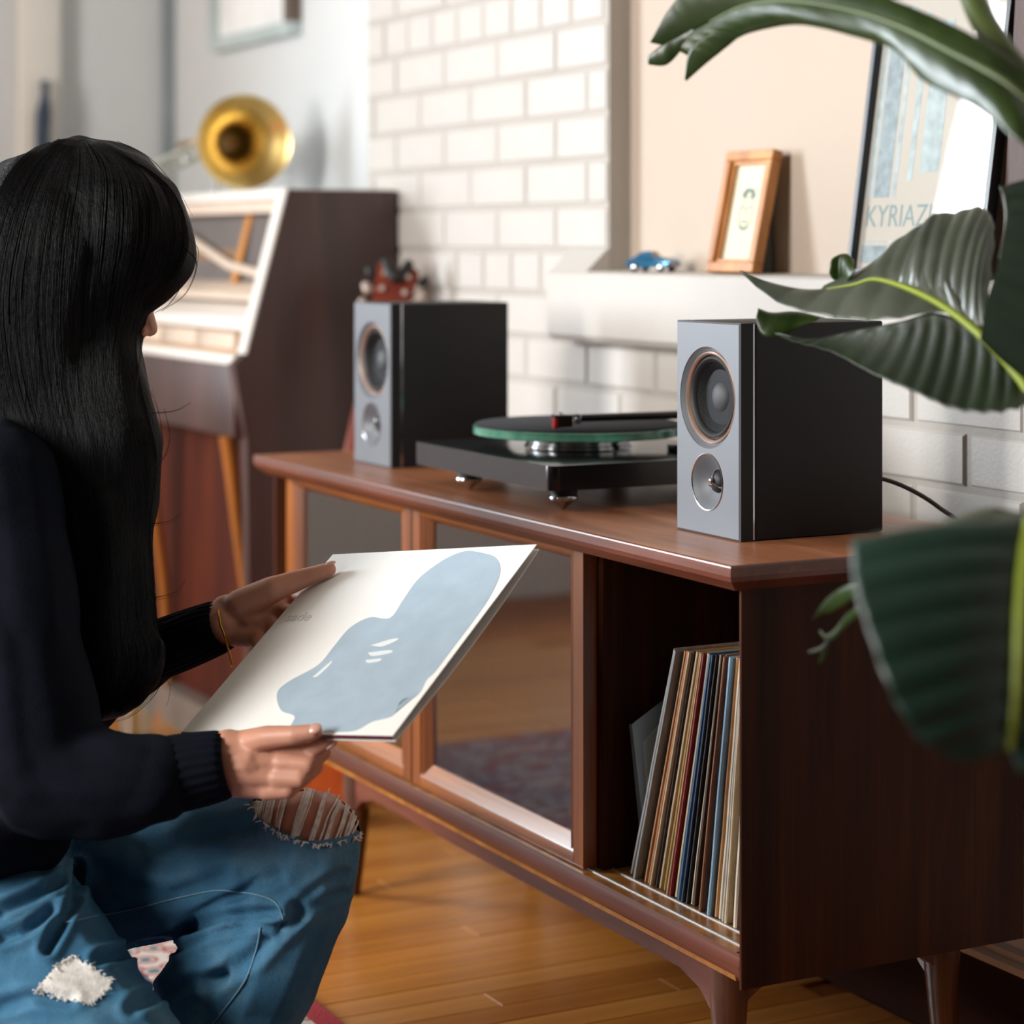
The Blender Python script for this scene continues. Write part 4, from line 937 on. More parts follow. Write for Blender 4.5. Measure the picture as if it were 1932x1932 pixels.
# two slender green tips showing beyond its edge
leaf([(1625, 1095, 1.98), (1590, 1108, 2.0), (1560, 1130, 2.02), (1540, 1158, 2.03), (1533, 1168, 2.035)], [(1625, 1122, 1.98), (1595, 1140, 2.0), (1570, 1155, 2.02), (1548, 1160, 2.03), (1535, 1169, 2.035)], LEAFG, 30, 8, .1, .0004, 3)
leaf([(1622, 1140, 1.98), (1595, 1162, 2.0), (1575, 1188, 2.01), (1558, 1198, 2.02), (1548, 1188, 2.03)], [(1622, 1160, 1.98), (1600, 1180, 2.0), (1575, 1205, 2.01), (1558, 1206, 2.02), (1546, 1192, 2.03)], LEAFG, 30, 8, .1, .0004, 3)
leaf([(1562, 1200, 2.015), (1555, 1215, 2.02), (1540, 1224, 2.025), (1525, 1228, 2.03)], [(1566, 1206, 2.015), (1558, 1222, 2.02), (1542, 1230, 2.025), (1526, 1232, 2.03)], LEAFU, 16, 6, .1, 0, 1)
leaf([(1560, 1205, 2.02), (1553, 1222, 2.022), (1548, 1240, 2.025), (1545, 1250, 2.028)], [(1568, 1206, 2.02), (1562, 1226, 2.022), (1554, 1244, 2.025), (1547, 1252, 2.028)], LEAFG, 16, 6, .1, 0, 1)
# stalks down to the pot, outside the picture
POT = Vector((1.40, 1.36, 0))
for (p, r) in (((2040, 900, 2.0), .009), ((2060, 700, 1.84), .015), ((1985, 930, 1.66), .008), ((2000, 760, 1.98), .008), ((1700, 1125, 1.93), .0035)):
    top = Q(*p); basep = POT + Vector((random.uniform(-.03, .03), random.uniform(-.03, .03), .30))
    if p[0] == 1700: midp = Q(1990, 1180, 1.84)
    else: midp = top.lerp(basep, .5) + RGT * .05
    tube('stalk', [top, midp, basep], [r, r * 1.15, r * 1.4], STEMM, plant, 10, 24)
lathe('pot', [(.0, 0), (.13, 0), (.16, .28), (.17, .30), (.155, .30), (.15, .27), (0, .27)], POT, (0, 0, 1), plain('terracotta_pot', '#8a4a30', .8, bmp=.2), plant, 40)
lathe('soil', [(.0, .275), (.10, .282), (.150, .272)], POT, (0, 0, 1), plain('dark_soil', '#1c120c', .95, bmp=.8), plant, 32, False)

# ------------------------------------------------------------------ record sleeve held in the hands
SZ = .315
def camv(r, d, f): return RGT * r - UP * d + FWD * f
e1 = camv(.7764, -.1220, -.6184).normalized(); e2 = camv(-.4766, .5285, -.7026); e2 = (e2 - e1 * e2.dot(e1)).normalized()
SCN = CAMLOC + camv(-.1697, .4399, 2.4865)
NS = e2.cross(e1)
if NS.dot(CAMLOC - SCN) < 0: NS = -NS
def SPX(px, py, h=0):
    """point h above the sleeve's face that the photograph shows at (px, py)"""
    r = Q(px, py, 1.0) - CAMLOC; return CAMLOC + r * ((SCN + NS * h - CAMLOC).dot(NS) / r.dot(NS))
def UV(px, py):
    p = SPX(px, py) - SCN; return (p.dot(e1) / SZ + .5, p.dot(e2) / SZ + .5)
def S(u, v, h=0): return SCN + e1 * (u - .5) * SZ + e2 * (v - .5) * SZ + NS * h
hr = thing('held_record_sleeve', S(.5, .5, -.002), 'white gatefold record sleeve with a blue-grey print held in both hands', 'record')
WCARD = plain('white_sleeve_card', '#f0efec', .42, var=.015, vscale=8)
def sheet(nm, h0, h1, mt, parent, gap=0):
    n = 12; bm = bmesh.new(); T = []; B = []
    for i in range(n + 1):
        u = i / n; bow = gap * math.sin(math.pi * .5 * u)
        T.append([bm.verts.new(S(u, j / n, h0 - bow * math.sin(math.pi * (.15 + .7 * j / n)))) for j in range(n + 1)])
        B.append([bm.verts.new(S(u, j / n, h1 - bow * math.sin(math.pi * (.15 + .7 * j / n)))) for j in range(n + 1)])
    for i in range(n):
        for j in range(n):
            bm.faces.new((T[i][j], T[i + 1][j], T[i + 1][j + 1], T[i][j + 1])); bm.faces.new((B[i][j], B[i][j + 1], B[i + 1][j + 1], B[i + 1][j]))
    for i in range(n):
        bm.faces.new((T[i][0], B[i][0], B[i + 1][0], T[i + 1][0])); bm.faces.new((T[i][n], T[i + 1][n], B[i + 1][n], B[i][n]))
        bm.faces.new((T[0][i], T[0][i + 1], B[0][i + 1], B[0][i])); bm.faces.new((T[n][i], B[n][i], B[n][i + 1], T[n][i + 1]))
    return bm_done(nm, bm, mt, parent, angle=30)
front = sheet('front_cover', 0, -.0009, WCARD, hr)
sheet('back_cover', -.0022, -.0031, WCARD, hr, .010)
box('spine', (0, 1), (0, 1), (0, 1), plain('dark_red_spine', '#5a1f2c', .5), hr, 0, 1,
    Matrix((((e1 * SZ).x, (e2 * .0012).x, (NS * -.0034).x, S(0, 1, .0002).x), ((e1 * SZ).y, (e2 * .0012).y, (NS * -.0034).y, S(0, 1, .0002).y), ((e1 * SZ).z, (e2 * .0012).z, (NS * -.0034).z, S(0, 1, .0002).z), (0, 0, 0, 1))))
# abstract blue-grey print: a soft leaning shape with pale strokes
BLUEP = plain('blue_grey_print', '#a3b6c5', .42, var=.06, vscale=30); PALEP = plain('pale_print_stroke', '#dfe4e6', .42, var=.02)
def flat_shape(nm, pts, mt, h, n=70):
    P = cat_rom([(x, y, 0) for x, y in pts + pts[:1]], n)[:-1]
    bm = bmesh.new(); A = [bm.verts.new(S(p.x, p.y, h)) for p in P]; B = [bm.verts.new(S(p.x, p.y, h - .0002)) for p in P]
    f = bm.faces.new(A); bm.faces.new(B[::-1]); k = len(P)
    for i in range(k): bm.faces.new((A[i], B[i], B[(i + 1) % k], A[(i + 1) % k]))
    bmesh.ops.triangulate(bm, faces=bm.faces[:])
    bm_done(nm, bm, mt, front)
flat_shape('printed_shape', [(min(UV(*p)[0], .975), min(UV(*p)[1], .985)) for p in [(905, 1042), (935, 1052), (944, 1080), (925, 1125), (895, 1170), (882, 1205), (850, 1235), (838, 1268), (805, 1283), (790, 1310), (757, 1322), (742, 1350), (702, 1362), (665, 1380), (600, 1382), (548, 1378), (556, 1352), (530, 1340), (523, 1308), (545, 1286), (600, 1255), (630, 1220), (660, 1185), (698, 1165), (736, 1166), (762, 1130), (792, 1090), (840, 1055), (878, 1040)]], BLUEP, .0003, 140)
for q in ([(700, 1218), (740, 1206), (752, 1207), (722, 1220)], [(694, 1232), (735, 1227), (738, 1232), (704, 1238)], [(690, 1246), (718, 1243), (716, 1248), (694, 1251)], [(590, 1278), (625, 1248), (622, 1256), (600, 1276)]):
    flat_shape('printed_stroke', [UV(*p) for p in q], PALEP, .0005, 24)
TXO = S(*UV(536, 1172), .0004)
MT = Matrix(((e1.x, -e2.x, NS.x, TXO.x), (e1.y, -e2.y, NS.y, TXO.y), (e1.z, -e2.z, NS.z, TXO.z), (0, 0, 0, 1)))
text_mesh('title_lettering', 'sade', .022, MT, plain('faint_grey_lettering', '#d8d3ca', .5), front)

# ------------------------------------------------------------------ kneeling person
SKIN = plain('warm_skin', '#c48c74', .5, var=.08, vscale=25, bmp=.06, bscale=300)
SKIN.node_tree.nodes['Principled BSDF'].inputs['Subsurface Weight'].default_value = .12
SKIN.node_tree.nodes['Principled BSDF'].inputs['Subsurface Radius'].default_value = (.012, .005, .003)
KNIT = plain('navy_knit', '#090e19', .9, var=.25, vscale=40, bmp=.5, bscale=500, spec=.12)
DEN, nt, b, L = newmat('washed_denim'); v = coords(nt)
n1 = noise_tex(nt, v, 9, 5, .6); n2 = noise_tex(nt, v, 900, 2)
mx = nt.nodes.new('ShaderNodeMix'); mx.inputs[0].default_value = .3; L.new(n1, mx.inputs[2]); L.new(n2, mx.inputs[3])
L.new(ramp(nt, mx.outputs[0], [(.25, '#2a5270'), (.5, '#3f7090'), (.72, '#6e98b0')]), b.inputs['Base Color']); b.inputs['Roughness'].default_value = .85
b.inputs['Specular IOR Level'].default_value = .2; bump(nt, b, n2, .5, .0015)
FRAY = plain('frayed_white_cotton', '#e9e6e0', .9, var=.2, vscale=120, bmp=.6, bscale=600)
HAIR, nt, b, L = newmat('dark_hair'); v = coords(nt, (1, 1, .05)); hn = noise_tex(nt, v, 260, 4, .7)
L.new(ramp(nt, hn, [(.3, '#040507'), (.6, '#08080a'), (.8, '#130f0e')]), b.inputs['Base Color']); b.inputs['Roughness'].default_value = .5; b.inputs['Specular IOR Level'].default_value = .10
bump(nt, b, hn, .6, .004)
person = thing('person', Q(0, 2050, 2.5) * 1.0, 'person with long dark hair, navy sweater and ripped jeans kneeling with a record sleeve', 'person')
pl_ = person.location.copy(); pl_.z = .009; person.location = pl_; WLOC[person.name] = pl_.copy()

def CP(a, ra, c, rc): return (Q(*a), ra, Q(*c), rc)
pel = (-40, 1680, 2.60); lhip = (30, 1700, 2.68); rhip = (-10, 1735, 2.49)
lkn = (585, 1582, 2.50); lan = (430, 2075, 2.50); rkn = (420, 2215, 2.27); ran = (-60, 2095, 2.47)
chest = (-45, 1060, 2.62); neck = (60, 790, 2.62); rsh = (5, 905, 2.48); lsh = (-5, 905, 2.76)
rel = (85, 1462, 2.40); rwr = (425, 1441, 2.382); lel = (140, 1300, 2.76); lwr = (418, 1174, 2.645)
hd0 = (165, 455, 2.615)
body = [CP(pel, .115, chest, .115), CP(chest, .11, (-20, 900, 2.62), .09), CP((-20, 880, 2.62), .06, neck, .048), CP(neck, .047, (120, 640, 2.615), .046),
        CP(lsh, .05, rsh, .05), CP(rsh, .046, rel, .036), CP(rel, .036, (250, 1460, 2.38), .036), CP((250, 1460, 2.38), .036, rwr, .0255),
        CP(lsh, .046, lel, .036), CP(lel, .036, (280, 1228, 2.69), .034), CP((280, 1228, 2.69), .034, lwr, .0265),
        CP(pel, .11, lhip, .085), CP(pel, .11, rhip, .085), CP(lhip, .075, (400, 1625, 2.56), .052), CP((400, 1625, 2.56), .052, (480, 1607, 2.532), .052), CP((480, 1607, 2.532), .052, lkn, .0555), CP(lkn, .052, (500, 1800, 2.51), .042), CP((500, 1800, 2.51), .042, lan, .033),
        CP(rhip, .08, rkn, .052), CP(rkn, .05, (150, 2150, 2.37), .05), CP((150, 2150, 2.37), .05, ran, .033),
        CP(lan, .035, (470, 2110, 2.44), .035), CP((440, 2090, 2.52), .036, (600, 2130, 2.46), .026), CP(ran, .03, (-160, 2100, 2.52), .028),
        # head
        CP(hd0, .088, (205, 520, 2.61), .068), CP((205, 520, 2.61), .066, (212, 650, 2.612), .034), CP((212, 650, 2.612), .034, (206, 700, 2.612), .025),
        CP((258, 545, 2.60), .012, (280, 612, 2.597), .0100), CP((280, 612, 2.597), .0100, (283, 620, 2.597), .0096), CP((270, 624, 2.588), .0066, (273, 624, 2.607), .0066),
        CP((256, 652, 2.60), .007, (254, 653, 2.618), .007), CP((250, 666, 2.602), .0075, (248, 667, 2.616), .0075), CP((240, 548, 2.58), .013, (246, 550, 2.64), .013),
        CP((150, 540, 2.528), .012, (148, 580, 2.53), .008), CP((150, 540, 2.705), .012, (148, 580, 2.70), .008)]
# right hand: thumb on top of the sleeve, fingers folded beneath it
def SP(u, v, h): return S(u, v, h)
rp = [((430, 1408, 2.383), .019, (515, 1413, 2.375), .0130), ((430, 1430, 2.378), .021, (524, 1438, 2.367), .0125), ((430, 1452, 2.376), .021, (516, 1466, 2.364), .0120), ((432, 1470, 2.380), .019, (498, 1489, 2.369), .0110)]
body += [CP(*c) for c in rp]
body += [CP((425, 1441, 2.382), .0255, (470, 1440, 2.376), .024)]
K = [Q(522, 1416, 2.373), Q(531, 1439, 2.363), Q(523, 1468, 2.360), Q(503, 1492, 2.366)]
fing = [(K[0], .0120, Q(584, 1418, 2.362), .0096, SPX(617, 1399, -.0115), .0080), (K[1], .0120, Q(583, 1443, 2.352), .0098, Q(611, 1420, 2.37), .0082),
        (K[2], .0116, Q(568, 1470, 2.350), .0095, Q(597, 1447, 2.372), .0080), (K[3], .0105, Q(545, 1492, 2.356), .0086, Q(572, 1471, 2.376), .0074)]
for a, ra, m_, rm, t_, rt in fing: body += [(a, ra, m_, rm), (m_, rm, t_, rt)]
RT = [Q(458, 1404, 2.385), SPX(503, 1391, .012), SPX(556, 1387, .0125), SPX(594, 1381, .0095)]
body += [(RT[0], .0155, RT[1], .0128), (RT[1], .0128, RT[2], .0104), (RT[2], .0106, RT[3], .0086)]
# left hand: palm towards us, thumb on top, fingers behind the sleeve
LK = [SPX(545, 1128, -.017), SPX(532, 1155, -.018), SPX(512, 1182, -.018), SPX(486, 1203, -.018)]
for (wx, wy), k, r in zip(((425, 1150), (425, 1165), (425, 1182), (427, 1192)), LK, (.0145, .014, .013, .012)): body.append((Q(wx, wy, 2.648), .018, k, r))
LT = [Q(452, 1142, 2.640), Q(515, 1112, 2.635), SPX(575, 1090, .0125), SPX(621, 1074, .0095)]
body += [(LT[0], .0195, LT[1], .0165), (LT[1], .0160, LT[2], .0120), (LT[2], .0118, LT[3], .0090), (Q(470, 1165, 2.645), .019, LK[0], .015)]
for k, (u1, v1), (u2, v2) in zip(LK, ((.05, .21), (.07, .32), (.07, .44), (.05, .55)), ((.16, .21), (.19, .33), (.18, .45), (.13, .56))):
    body += [(k, .0118, S(u1, v1, -.0145), .0105), (S(u1, v1, -.0145), .0105, S(u2, v2, -.0135), .0085)]
bodyo = blob('body', body, .0022, SKIN, person, 5)
NAIL = plain('pink_nail', '#cf9b8c', .22, var=.05, coat=.4)
def nail(tip, prev, nrm, name='fingernail'):
    ax = (tip - prev).normalized(); nn = (nrm - ax * nrm.dot(ax)).normalized(); sd = ax.cross(nn)
    bm = bmesh.new(); bm_ellipsoid(bm, tip + nn * .0058 + ax * .002, (ax * .0085, sd * .0064, nn * .0031)); bm_done(name, bm, NAIL, bodyo, smooth=True)
nail(RT[3], RT[2], (UP * .8 - FWD * .8)); nail(LT[3], LT[2], (UP * .9 + RGT * .5))
nail(fing[0][4], fing[0][2], (RGT * .4 - UP * .6))
# sweater
def folds(amp, sc, stretch=(1, 1, 1)):
    def f(co, nn):
        q = Vector((co.x * stretch[0], co.y * stretch[1], co.z * stretch[2])) * sc
        return amp * (abs(noise.noise(q)) * 1.6 - .5 + .4 * noise.noise(q * 2.3))
    return f
sw = [CP((-45, 1400, 2.60), .128, chest, .132), CP(chest, .13, (-30, 900, 2.62), .10), CP(lsh, .066, rsh, .068), CP((-20, 880, 2.62), .075, (30, 835, 2.62), .062),
      CP(rsh, .068, (45, 1200, 2.42), .064), CP((45, 1200, 2.42), .064, rel, .070), CP(rel, .070, (190, 1478, 2.385), .061), CP((190, 1478, 2.385), .061, (290, 1468, 2.375), .050), CP((290, 1468, 2.378), .046, (320, 1462, 2.382), .038),
      CP(lsh, .066, lel, .064), CP(lel, .064, (240, 1255, 2.71), .048), CP((240, 1255, 2.71), .048, (310, 1222, 2.68), .036), CP((60, 1560, 2.47), .05, (-60, 1560, 2.45), .07)]
blob('sweater', sw, .0055, KNIT, person, 5, fold=folds(.006, 11, (1, 1, .6)))
# ribbed cuffs
def cuff(p0, p1, r0, r1, nm='cuff'):
    a, c = Q(*p0), Q(*p1); w = (c - a); u, v_, w_ = frame_of(w); Ln = w.length
    bm = bmesh.new(); n = 96; rows = []
    for i in range(9):
        t = i / 8; r = r0 + (r1 - r0) * t + .0015 * math.sin(math.pi * t)
        if i == 8: r -= .002
        rows.append([bm.verts.new(a + w_ * (Ln * t) + (u * math.cos(2 * math.pi * k / n) + v_ * math.sin(2 * math.pi * k / n)) * (r + (.0007 if (k // 2) % 2 else -.0007))) for k in range(n)])
    inn = [bm.verts.new(a + w_ * (Ln * .98) + (u * math.cos(2 * math.pi * k / n) + v_ * math.sin(2 * math.pi * k / n)) * (r1 - .005)) for k in range(n)]
    rows.append(inn); rows.append([bm.verts.new(a + w_ * (Ln * .5) + (u * math.cos(2 * math.pi * k / n) + v_ * math.sin(2 * math.pi * k / n)) * (r1 - .006)) for k in range(n)])
    for A, B in zip(rows, rows[1:]):
        for k in range(n): bm.faces.new((A[k], A[(k + 1) % n], B[(k + 1) % n], B[k]))
    return bm_done(nm, bm, KNIT, person, smooth=True)
cuff((300, 1466, 2.383), (432, 1441, 2.381), .041, .0355)
cuff((285, 1232, 2.69), (424, 1178, 2.643), .035, .0305)
# jeans
je = [CP((-45, 1700, 2.60), .128, (-40, 1620, 2.60), .125), CP((-40, 1690, 2.6), .12, lhip, .10), CP((-40, 1690, 2.6), .12, rhip, .10),
      CP(lhip, .098, (330, 1640, 2.58), .080), CP((330, 1640, 2.58), .080, lkn, .0585), CP(lkn, .0585, (560, 1690, 2.50), .062), CP((560, 1690, 2.5), .062, (480, 1900, 2.50), .060), CP((480, 1900, 2.50), .060, lan, .055),
      CP((480, 1730, 2.52), .060, (390, 1900, 2.53), .068), CP((390, 1900, 2.53), .068, (370, 2040, 2.52), .060),
      CP(rhip, .10, (180, 1960, 2.38), .080), CP((180, 1960, 2.38), .080, rkn, .060), CP(rkn, .058, (150, 2160, 2.37), .058), CP((150, 2160, 2.37), .058, ran, .048)]
def in_poly(x, y, P):
    c = False; j = len(P) - 1
    for i in range(len(P)):
        if (P[i][1] > y) != (P[j][1] > y) and x < (P[j][0] - P[i][0]) * (y - P[i][1]) / (P[j][1] - P[i][1]) + P[i][0]: c = not c
        j = i
    return c
CREASE = [([(185, 1812), (260, 1790), (340, 1758), (420, 1730), (520, 1722)], 12, .009), ([(330, 1790), (400, 1760), (470, 1745), (530, 1748)], 9, .006), ([(350, 1745), (430, 1700), (520, 1650)], 14, .004),
          ([(560, 1710), (600, 1675), (640, 1645)], 12, .004), ([(530, 1760), (590, 1710), (640, 1680)], 11, .004), ([(400, 1860), (480, 1800), (560, 1720)], 16, .006), ([(300, 1600), (400, 1570), (480, 1560)], 14, .004),
          ([(250, 1900), (330, 1860), (420, 1840)], 14, .006), ([(0, 1720), (60, 1695), (120, 1660)], 12, .008), ([(0, 1770), (50, 1755), (100, 1720)], 12, .008), ([(90, 1790), (140, 1700), (148, 1640)], 12, .010), ([(0, 1900), (60, 1880), (130, 1885)], 14, .005), ([(200, 1650), (320, 1690), (420, 1650)], 18, .004)]
def jfold(base, lines):
    segs = [(P[i], P[i + 1], w, a) for P, w, a in lines for i in range(len(P) - 1)]
    def f(co, nn):
        r = base(co, nn)
        if nn.dot(CAMLOC - co) > 0:
            x, y, d = PX(co); best = {}
            for (x0, y0), (x1, y1), w, a in segs:
                dx, dy = x1 - x0, y1 - y0; t = max(0, min(1, ((x - x0) * dx + (y - y0) * dy) / (dx * dx + dy * dy)))
                e = math.hypot(x - x0 - t * dx, y - y0 - t * dy) / w
                if e < 3: k = (w, a); best[k] = min(best.get(k, 9), e)
            for (w, a), e in best.items(): r += a * (-math.exp(-e * e * 1.5) + .55 * math.exp(-(e - 1.6) ** 2 * 2))
        return r
    return f
jeans = blob('jeans', je, .0038, [DEN, FRAY], person, 4, fold=jfold(folds(.0065, 9, (1, 1, 1.2)), CREASE))
HOLE = [(472, 1514), (486, 1500), (505, 1484), (540, 1462), (590, 1455), (640, 1470), (690, 1540), (686, 1562), (668, 1572), (640, 1582), (600, 1588), (560, 1580), (520, 1563), (490, 1545)]
PATCH = [(68, 1868), (110, 1818), (135, 1802), (212, 1850), (205, 1868), (172, 1892), (120, 1884)]
bm = bmesh.new(); bm.from_mesh(jeans.data); kill = []
for f in bm.faces:
    c = f.calc_center_median(); x, y, d = PX(c)
    if d < 2.60 and in_poly(x, y, HOLE) and (f.normal.dot(CAMLOC - c) > -.25): kill.append(f)
    elif d < 2.45 and in_poly(x, y, PATCH) and f.normal.dot(CAMLOC - c) > 0: f.material_index = 1
bmesh.ops.delete(bm, geom=kill, context='FACES'); bm.to_mesh(jeans.data); bm.free()
bmj = bmesh.new(); bmj.from_mesh(jeans.data); jt = BVHTree.FromBMesh(bmj); 
bmb = bmesh.new(); bmb.from_mesh(bodyo.data); bt_ = BVHTree.FromBMesh(bmb)
def drape(px, py, tree, off, lo=0):
    d = (Q(px, py, 1.0) - CAMLOC).normalized(); h = tree.ray_cast(CAMLOC + d * (lo / d.dot(FWD)), d)
    if h[0] is None: return None
    return h[0] + h[1] * off if h[1].dot(-d) > 0 else h[0] - d * off
# white threads hanging across the knee rip
trng = random.Random(4)
bm = bmesh.new()
topE = cat_rom([(478, 1508, 0), (505, 1490, 0), (545, 1480, 0), (590, 1484, 0), (632, 1500, 0), (660, 1522, 0), (680, 1550, 0)], 101)
botE = cat_rom([(470, 1518, 0), (488, 1548, 0), (520, 1570, 0), (560, 1586, 0), (605, 1592, 0), (645, 1584, 0), (678, 1564, 0)], 101)
fs_ = [trng.uniform(0, .30) for _ in range(46)] + [trng.gauss(.36, .012) for _ in range(9)] + [trng.gauss(.50, .016) for _ in range(16)] + [trng.gauss(.60, .010) for _ in range(6)] + [trng.gauss(.72, .01) for _ in range(4)] + [trng.gauss(.80, .012) for _ in range(5)] + [trng.gauss(.90, .02) for _ in range(8)]
for f in fs_:
    f = min(max(f, 0), 1); tp = topE[int(f * 100)]; fb = min(max(f * .93 + .02 + trng.uniform(-.012, .012), 0), 1); bp = botE[int(fb * 100)]; bend_ = trng.uniform(-3, 5); pts = []
    for i in range(12):
        t = i / 11; x = tp.x + (bp.x - tp.x) * t - bend_ * math.sin(math.pi * t); y = tp.y + 2 + (bp.y - tp.y) * t
        q = drape(x, y, bt_, .0045, 2.405)
        if q is not None and PX(q)[2] < 2.62: pts.append(q)
    if len(pts) > 3: bm_tube(bm, pts, trng.uniform(.0005, .0011), 5)
tag(bm_done('knee_threads', bm, FRAY, person, smooth=True), kind='stuff')
bm = bmesh.new()
edge = [(470, 1515), (495, 1548), (525, 1568), (565, 1584), (600, 1591), (640, 1586), (672, 1576), (684, 1562)]
for k in range(90):
    f = trng.random() * (len(edge) - 1); i = int(f); t = f - i
    x = edge[i][0] + (edge[i + 1][0] - edge[i][0]) * t; y = edge[i][1] + (edge[i + 1][1] - edge[i][1]) * t
    p0 = drape(x, y + 2, jt, .001); p1 = drape(x + trng.uniform(-9, 9), y + trng.uniform(2, 12), jt, .003)
    if p0 is not None and p1 is not None and (p0 - p1).length < .03: bm_tube(bm, [p0, p0.lerp(p1, .5) + (CAMLOC - p0).normalized() * .002, p1], trng.uniform(.0005, .0009), 4)
pe = [(70, 1868), (112, 1818), (135, 1803), (175, 1822), (212, 1850), (203, 1868), (172, 1892), (120, 1884), (70, 1868)]
for k in range(90):
    f = trng.random() * (len(pe) - 1); i = int(f); t = f - i
    x = pe[i][0] + (pe[i + 1][0] - pe[i][0]) * t; y = pe[i][1] + (pe[i + 1][1] - pe[i][1]) * t
    p0 = drape(x, y, jt, .001); p1 = drape(x + trng.uniform(-10, 10), y + trng.uniform(-3, 9), jt, .0025)
    if p0 is not None and p1 is not None and (p0 - p1).length < .03: bm_tube(bm, [p0, p0.lerp(p1, .5), p1], trng.uniform(.0004, .0008), 4)
tag(bm_done('frayed_edges', bm, FRAY, person, smooth=True), kind='stuff')
STIT = plain('faded_seam', '#6f95ab', .8)
def seam(pts, r=.0010, nm='seam'):
    P = [drape(p.x, p.y, jt, .0006) for p in cat_rom([(x, y, 0) for x, y in pts], 50)]; P = [p for p in P if p is not None]
    if len(P) > 3: bm = bmesh.new(); bm_tube(bm, P, r, 6); bm_done(nm, bm, STIT, person, smooth=True)
seam([(120, 1742), (200, 1725), (280, 1708), (345, 1692), (410, 1680), (460, 1684), (505, 1694), (528, 1712), (534, 1735)])
seam([(492, 1750), (484, 1790), (470, 1835), (448, 1872), (415, 1915), (395, 1940)])
seam([(0, 1628), (30, 1625), (48, 1612), (52, 1598)], .0022)
# bracelet
br = [(416, 1180, 2.610), (424, 1200, 2.606), (431, 1225, 2.612), (438, 1256, 2.622), (434, 1235, 2.66), (428, 1205, 2.68), (422, 1170, 2.682), (416, 1142, 2.66), (413, 1150, 2.63), (414, 1165, 2.614)]
bmx = bmesh.new(); bm_tube(bmx, cat_rom([Q(*p) for p in br + br[:1]], 60)[:-1], .0014, 6, True); bm_done('bracelet', bmx, BRASSW, person, smooth=True)
# hair: one flowing mass plus loose strands
hm = [CP((40, 480, 2.62), .092, (10, 640, 2.61), .10), CP((10, 640, 2.61), .11, (60, 780, 2.60), .09), CP((150, 430, 2.615), .111, (190, 440, 2.612), .110), CP((190, 440, 2.612), .108, (262, 455, 2.605), .066), CP((262, 455, 2.60), .066, (312, 490, 2.595), .036), CP((300, 480, 2.60), .045, (284, 545, 2.60), .027),
      CP((100, 470, 2.61), .122, (72, 640, 2.60), .108), CP((140, 520, 2.60), .100, (140, 680, 2.59), .070), CP((165, 560, 2.575), .058, (182, 720, 2.57), .043),
      CP((72, 640, 2.60), .108, (110, 800, 2.585), .094), CP((160, 690, 2.575), .068, (200, 830, 2.555), .064), CP((110, 800, 2.58), .095, (165, 950, 2.55), .076), CP((200, 830, 2.55), .064, (215, 960, 2.54), .052),
      CP((165, 950, 2.545), .074, (185, 1100, 2.52), .064), CP((185, 1100, 2.52), .064, (190, 1230, 2.50), .060), CP((190, 1230, 2.50), .058, (195, 1290, 2.49), .044), CP((225, 1230, 2.50), .038, (255, 1275, 2.49), .024),
      CP((245, 1280, 2.49), .022, (215, 1330, 2.485), .010), CP((282, 1225, 2.50), .016, (286, 1275, 2.492), .012), CP((286, 1275, 2.492), .012, (262, 1322, 2.487), .0085), CP((262, 1322, 2.487), .0085, (212, 1350, 2.485), .004), CP((150, 1270, 2.49), .035, (140, 1325, 2.48), .018), CP((190, 1290, 2.49), .04, (180, 1335, 2.485), .014)]
def hairf(co, nn):
    q = Vector((co.x * 30, co.y * 30, co.z * 4)); return .0045 * noise.noise(q) + .004 * noise.noise(Vector((co.x * 12, co.y * 12, co.z * 6)))
hair = blob('hair', hm, .0045, HAIR, person, 22, fold=hairf)
bmh = bmesh.new(); bmh.from_mesh(hair.data); ht = BVHTree.FromBMesh(bmh)
GL_ = [[(120, 258), (40, 300), (-20, 400), (-60, 560), (-40, 720), (20, 850), (75, 960), (105, 1080), (95, 1200), (90, 1280), (125, 1335)],
       [(140, 255), (90, 320), (50, 430), (30, 580), (50, 740), (90, 860), (130, 970), (150, 1090), (140, 1200), (135, 1280), (150, 1340)],
       [(150, 254), (140, 330), (120, 440), (110, 590), (120, 740), (150, 860), (180, 970), (190, 1090), (185, 1200), (180, 1280), (185, 1340)],
       [(155, 254), (200, 320), (200, 440), (185, 580), (180, 720), (205, 850), (225, 960), (225, 1080), (230, 1190), (235, 1270), (205, 1345)],
       [(160, 254), (270, 330), (300, 430), (265, 560), (235, 690), (255, 820), (270, 940), (262, 1060), (270, 1170), (285, 1255), (225, 1340)],
       [(165, 254), (310, 345), (352, 440), (335, 510), (262, 590), (255, 700), (290, 850), (280, 1000), (288, 1130), (294, 1240), (245, 1320)]]
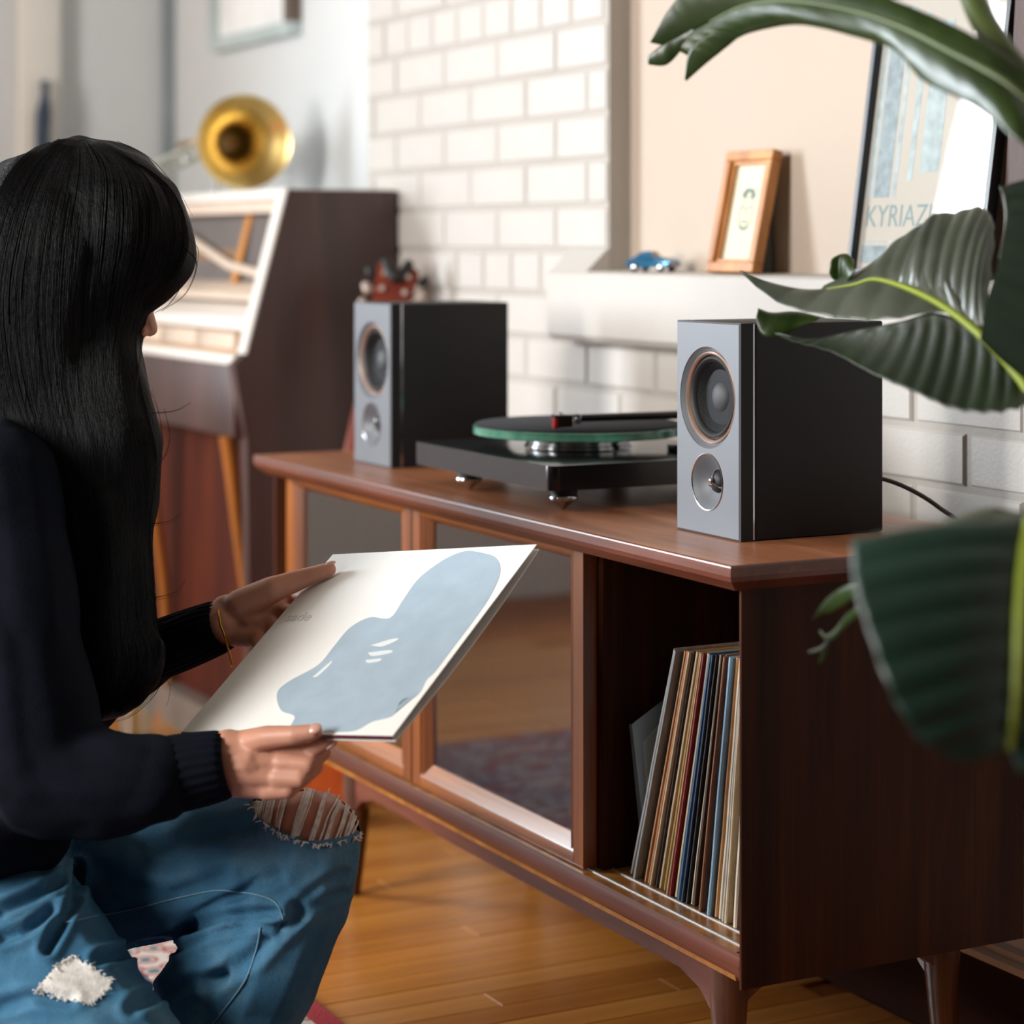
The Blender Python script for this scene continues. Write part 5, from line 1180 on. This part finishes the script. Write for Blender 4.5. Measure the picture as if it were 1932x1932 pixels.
GC = [cat_rom([(x, y, 0) for x, y in g], 60) for g in GL_]
bm = bmesh.new()
for k in range(1000):
    f = trng.random() * (len(GC) - 1.001); i = int(f); t = f - i; s0_ = int(24 * trng.random() ** 2); s1_ = 59 - int(22 * trng.random() ** 2)
    wob, ph_ = trng.uniform(2, 8), trng.uniform(0, 6); pts = []; last = None
    for j in range(s0_, s1_ + 1):
        p = GC[i][j].lerp(GC[i + 1][j], t); x = p.x + wob * math.sin(j * .16 + ph_) * (j / 59)
        q = drape(x, p.y, ht, .0012)
        if q is not None: last = PX(q)[2]
        elif last is not None: q = Q(x, p.y, last)
        if q is not None and (not pts or (q - pts[-1]).length < .05): pts.append(q)
    if len(pts) > 6: bm_tube(bm, pts, [.0006 * (1 - .6 * a / len(pts)) for a in range(len(pts))], 4)
# wisps that stand off the outline
for pts in ([(225, 268), (285, 300), (335, 360), (362, 410)], [(268, 640), (264, 680), (258, 740), (262, 800)], [(285, 780), (330, 775), (360, 760)], [(290, 880), (312, 858), (320, 820), (310, 770)], [(300, 860), (306, 830), (300, 780), (285, 735)],
            [(285, 990), (320, 985), (342, 970)], [(292, 1130), (330, 1120), (350, 1095)], [(296, 1180), (350, 1155), (380, 1140)], [(280, 1240), (330, 1235), (395, 1215)], [(300, 1255), (285, 1300), (240, 1340), (205, 1352)], [(306, 1240), (296, 1300), (250, 1348), (208, 1362)],
            [(290, 1260), (320, 1290), (318, 1320), (312, 1335)], [(352, 470), (372, 500), (350, 555), (304, 588)], [(340, 440), (374, 470), (366, 525)], [(335, 530), (338, 545), (318, 575), (292, 590)]):
    for rep in range(3):
        o_ = trng.uniform(-4, 4); P = cat_rom([Q(x + o_ * (1 - .5 * i), y + o_ * .6, 2.56 if y < 700 else 2.50) for i, (x, y) in enumerate(pts)], 24)
        bm_tube(bm, P, [.00032 * (1 - .7 * a / 24) for a in range(24)], 4)
tag(bm_done('hair_strands', bm, HAIR, person, smooth=True), kind='stuff')
for t_ in (bmj, bmb, bmh): t_.free()
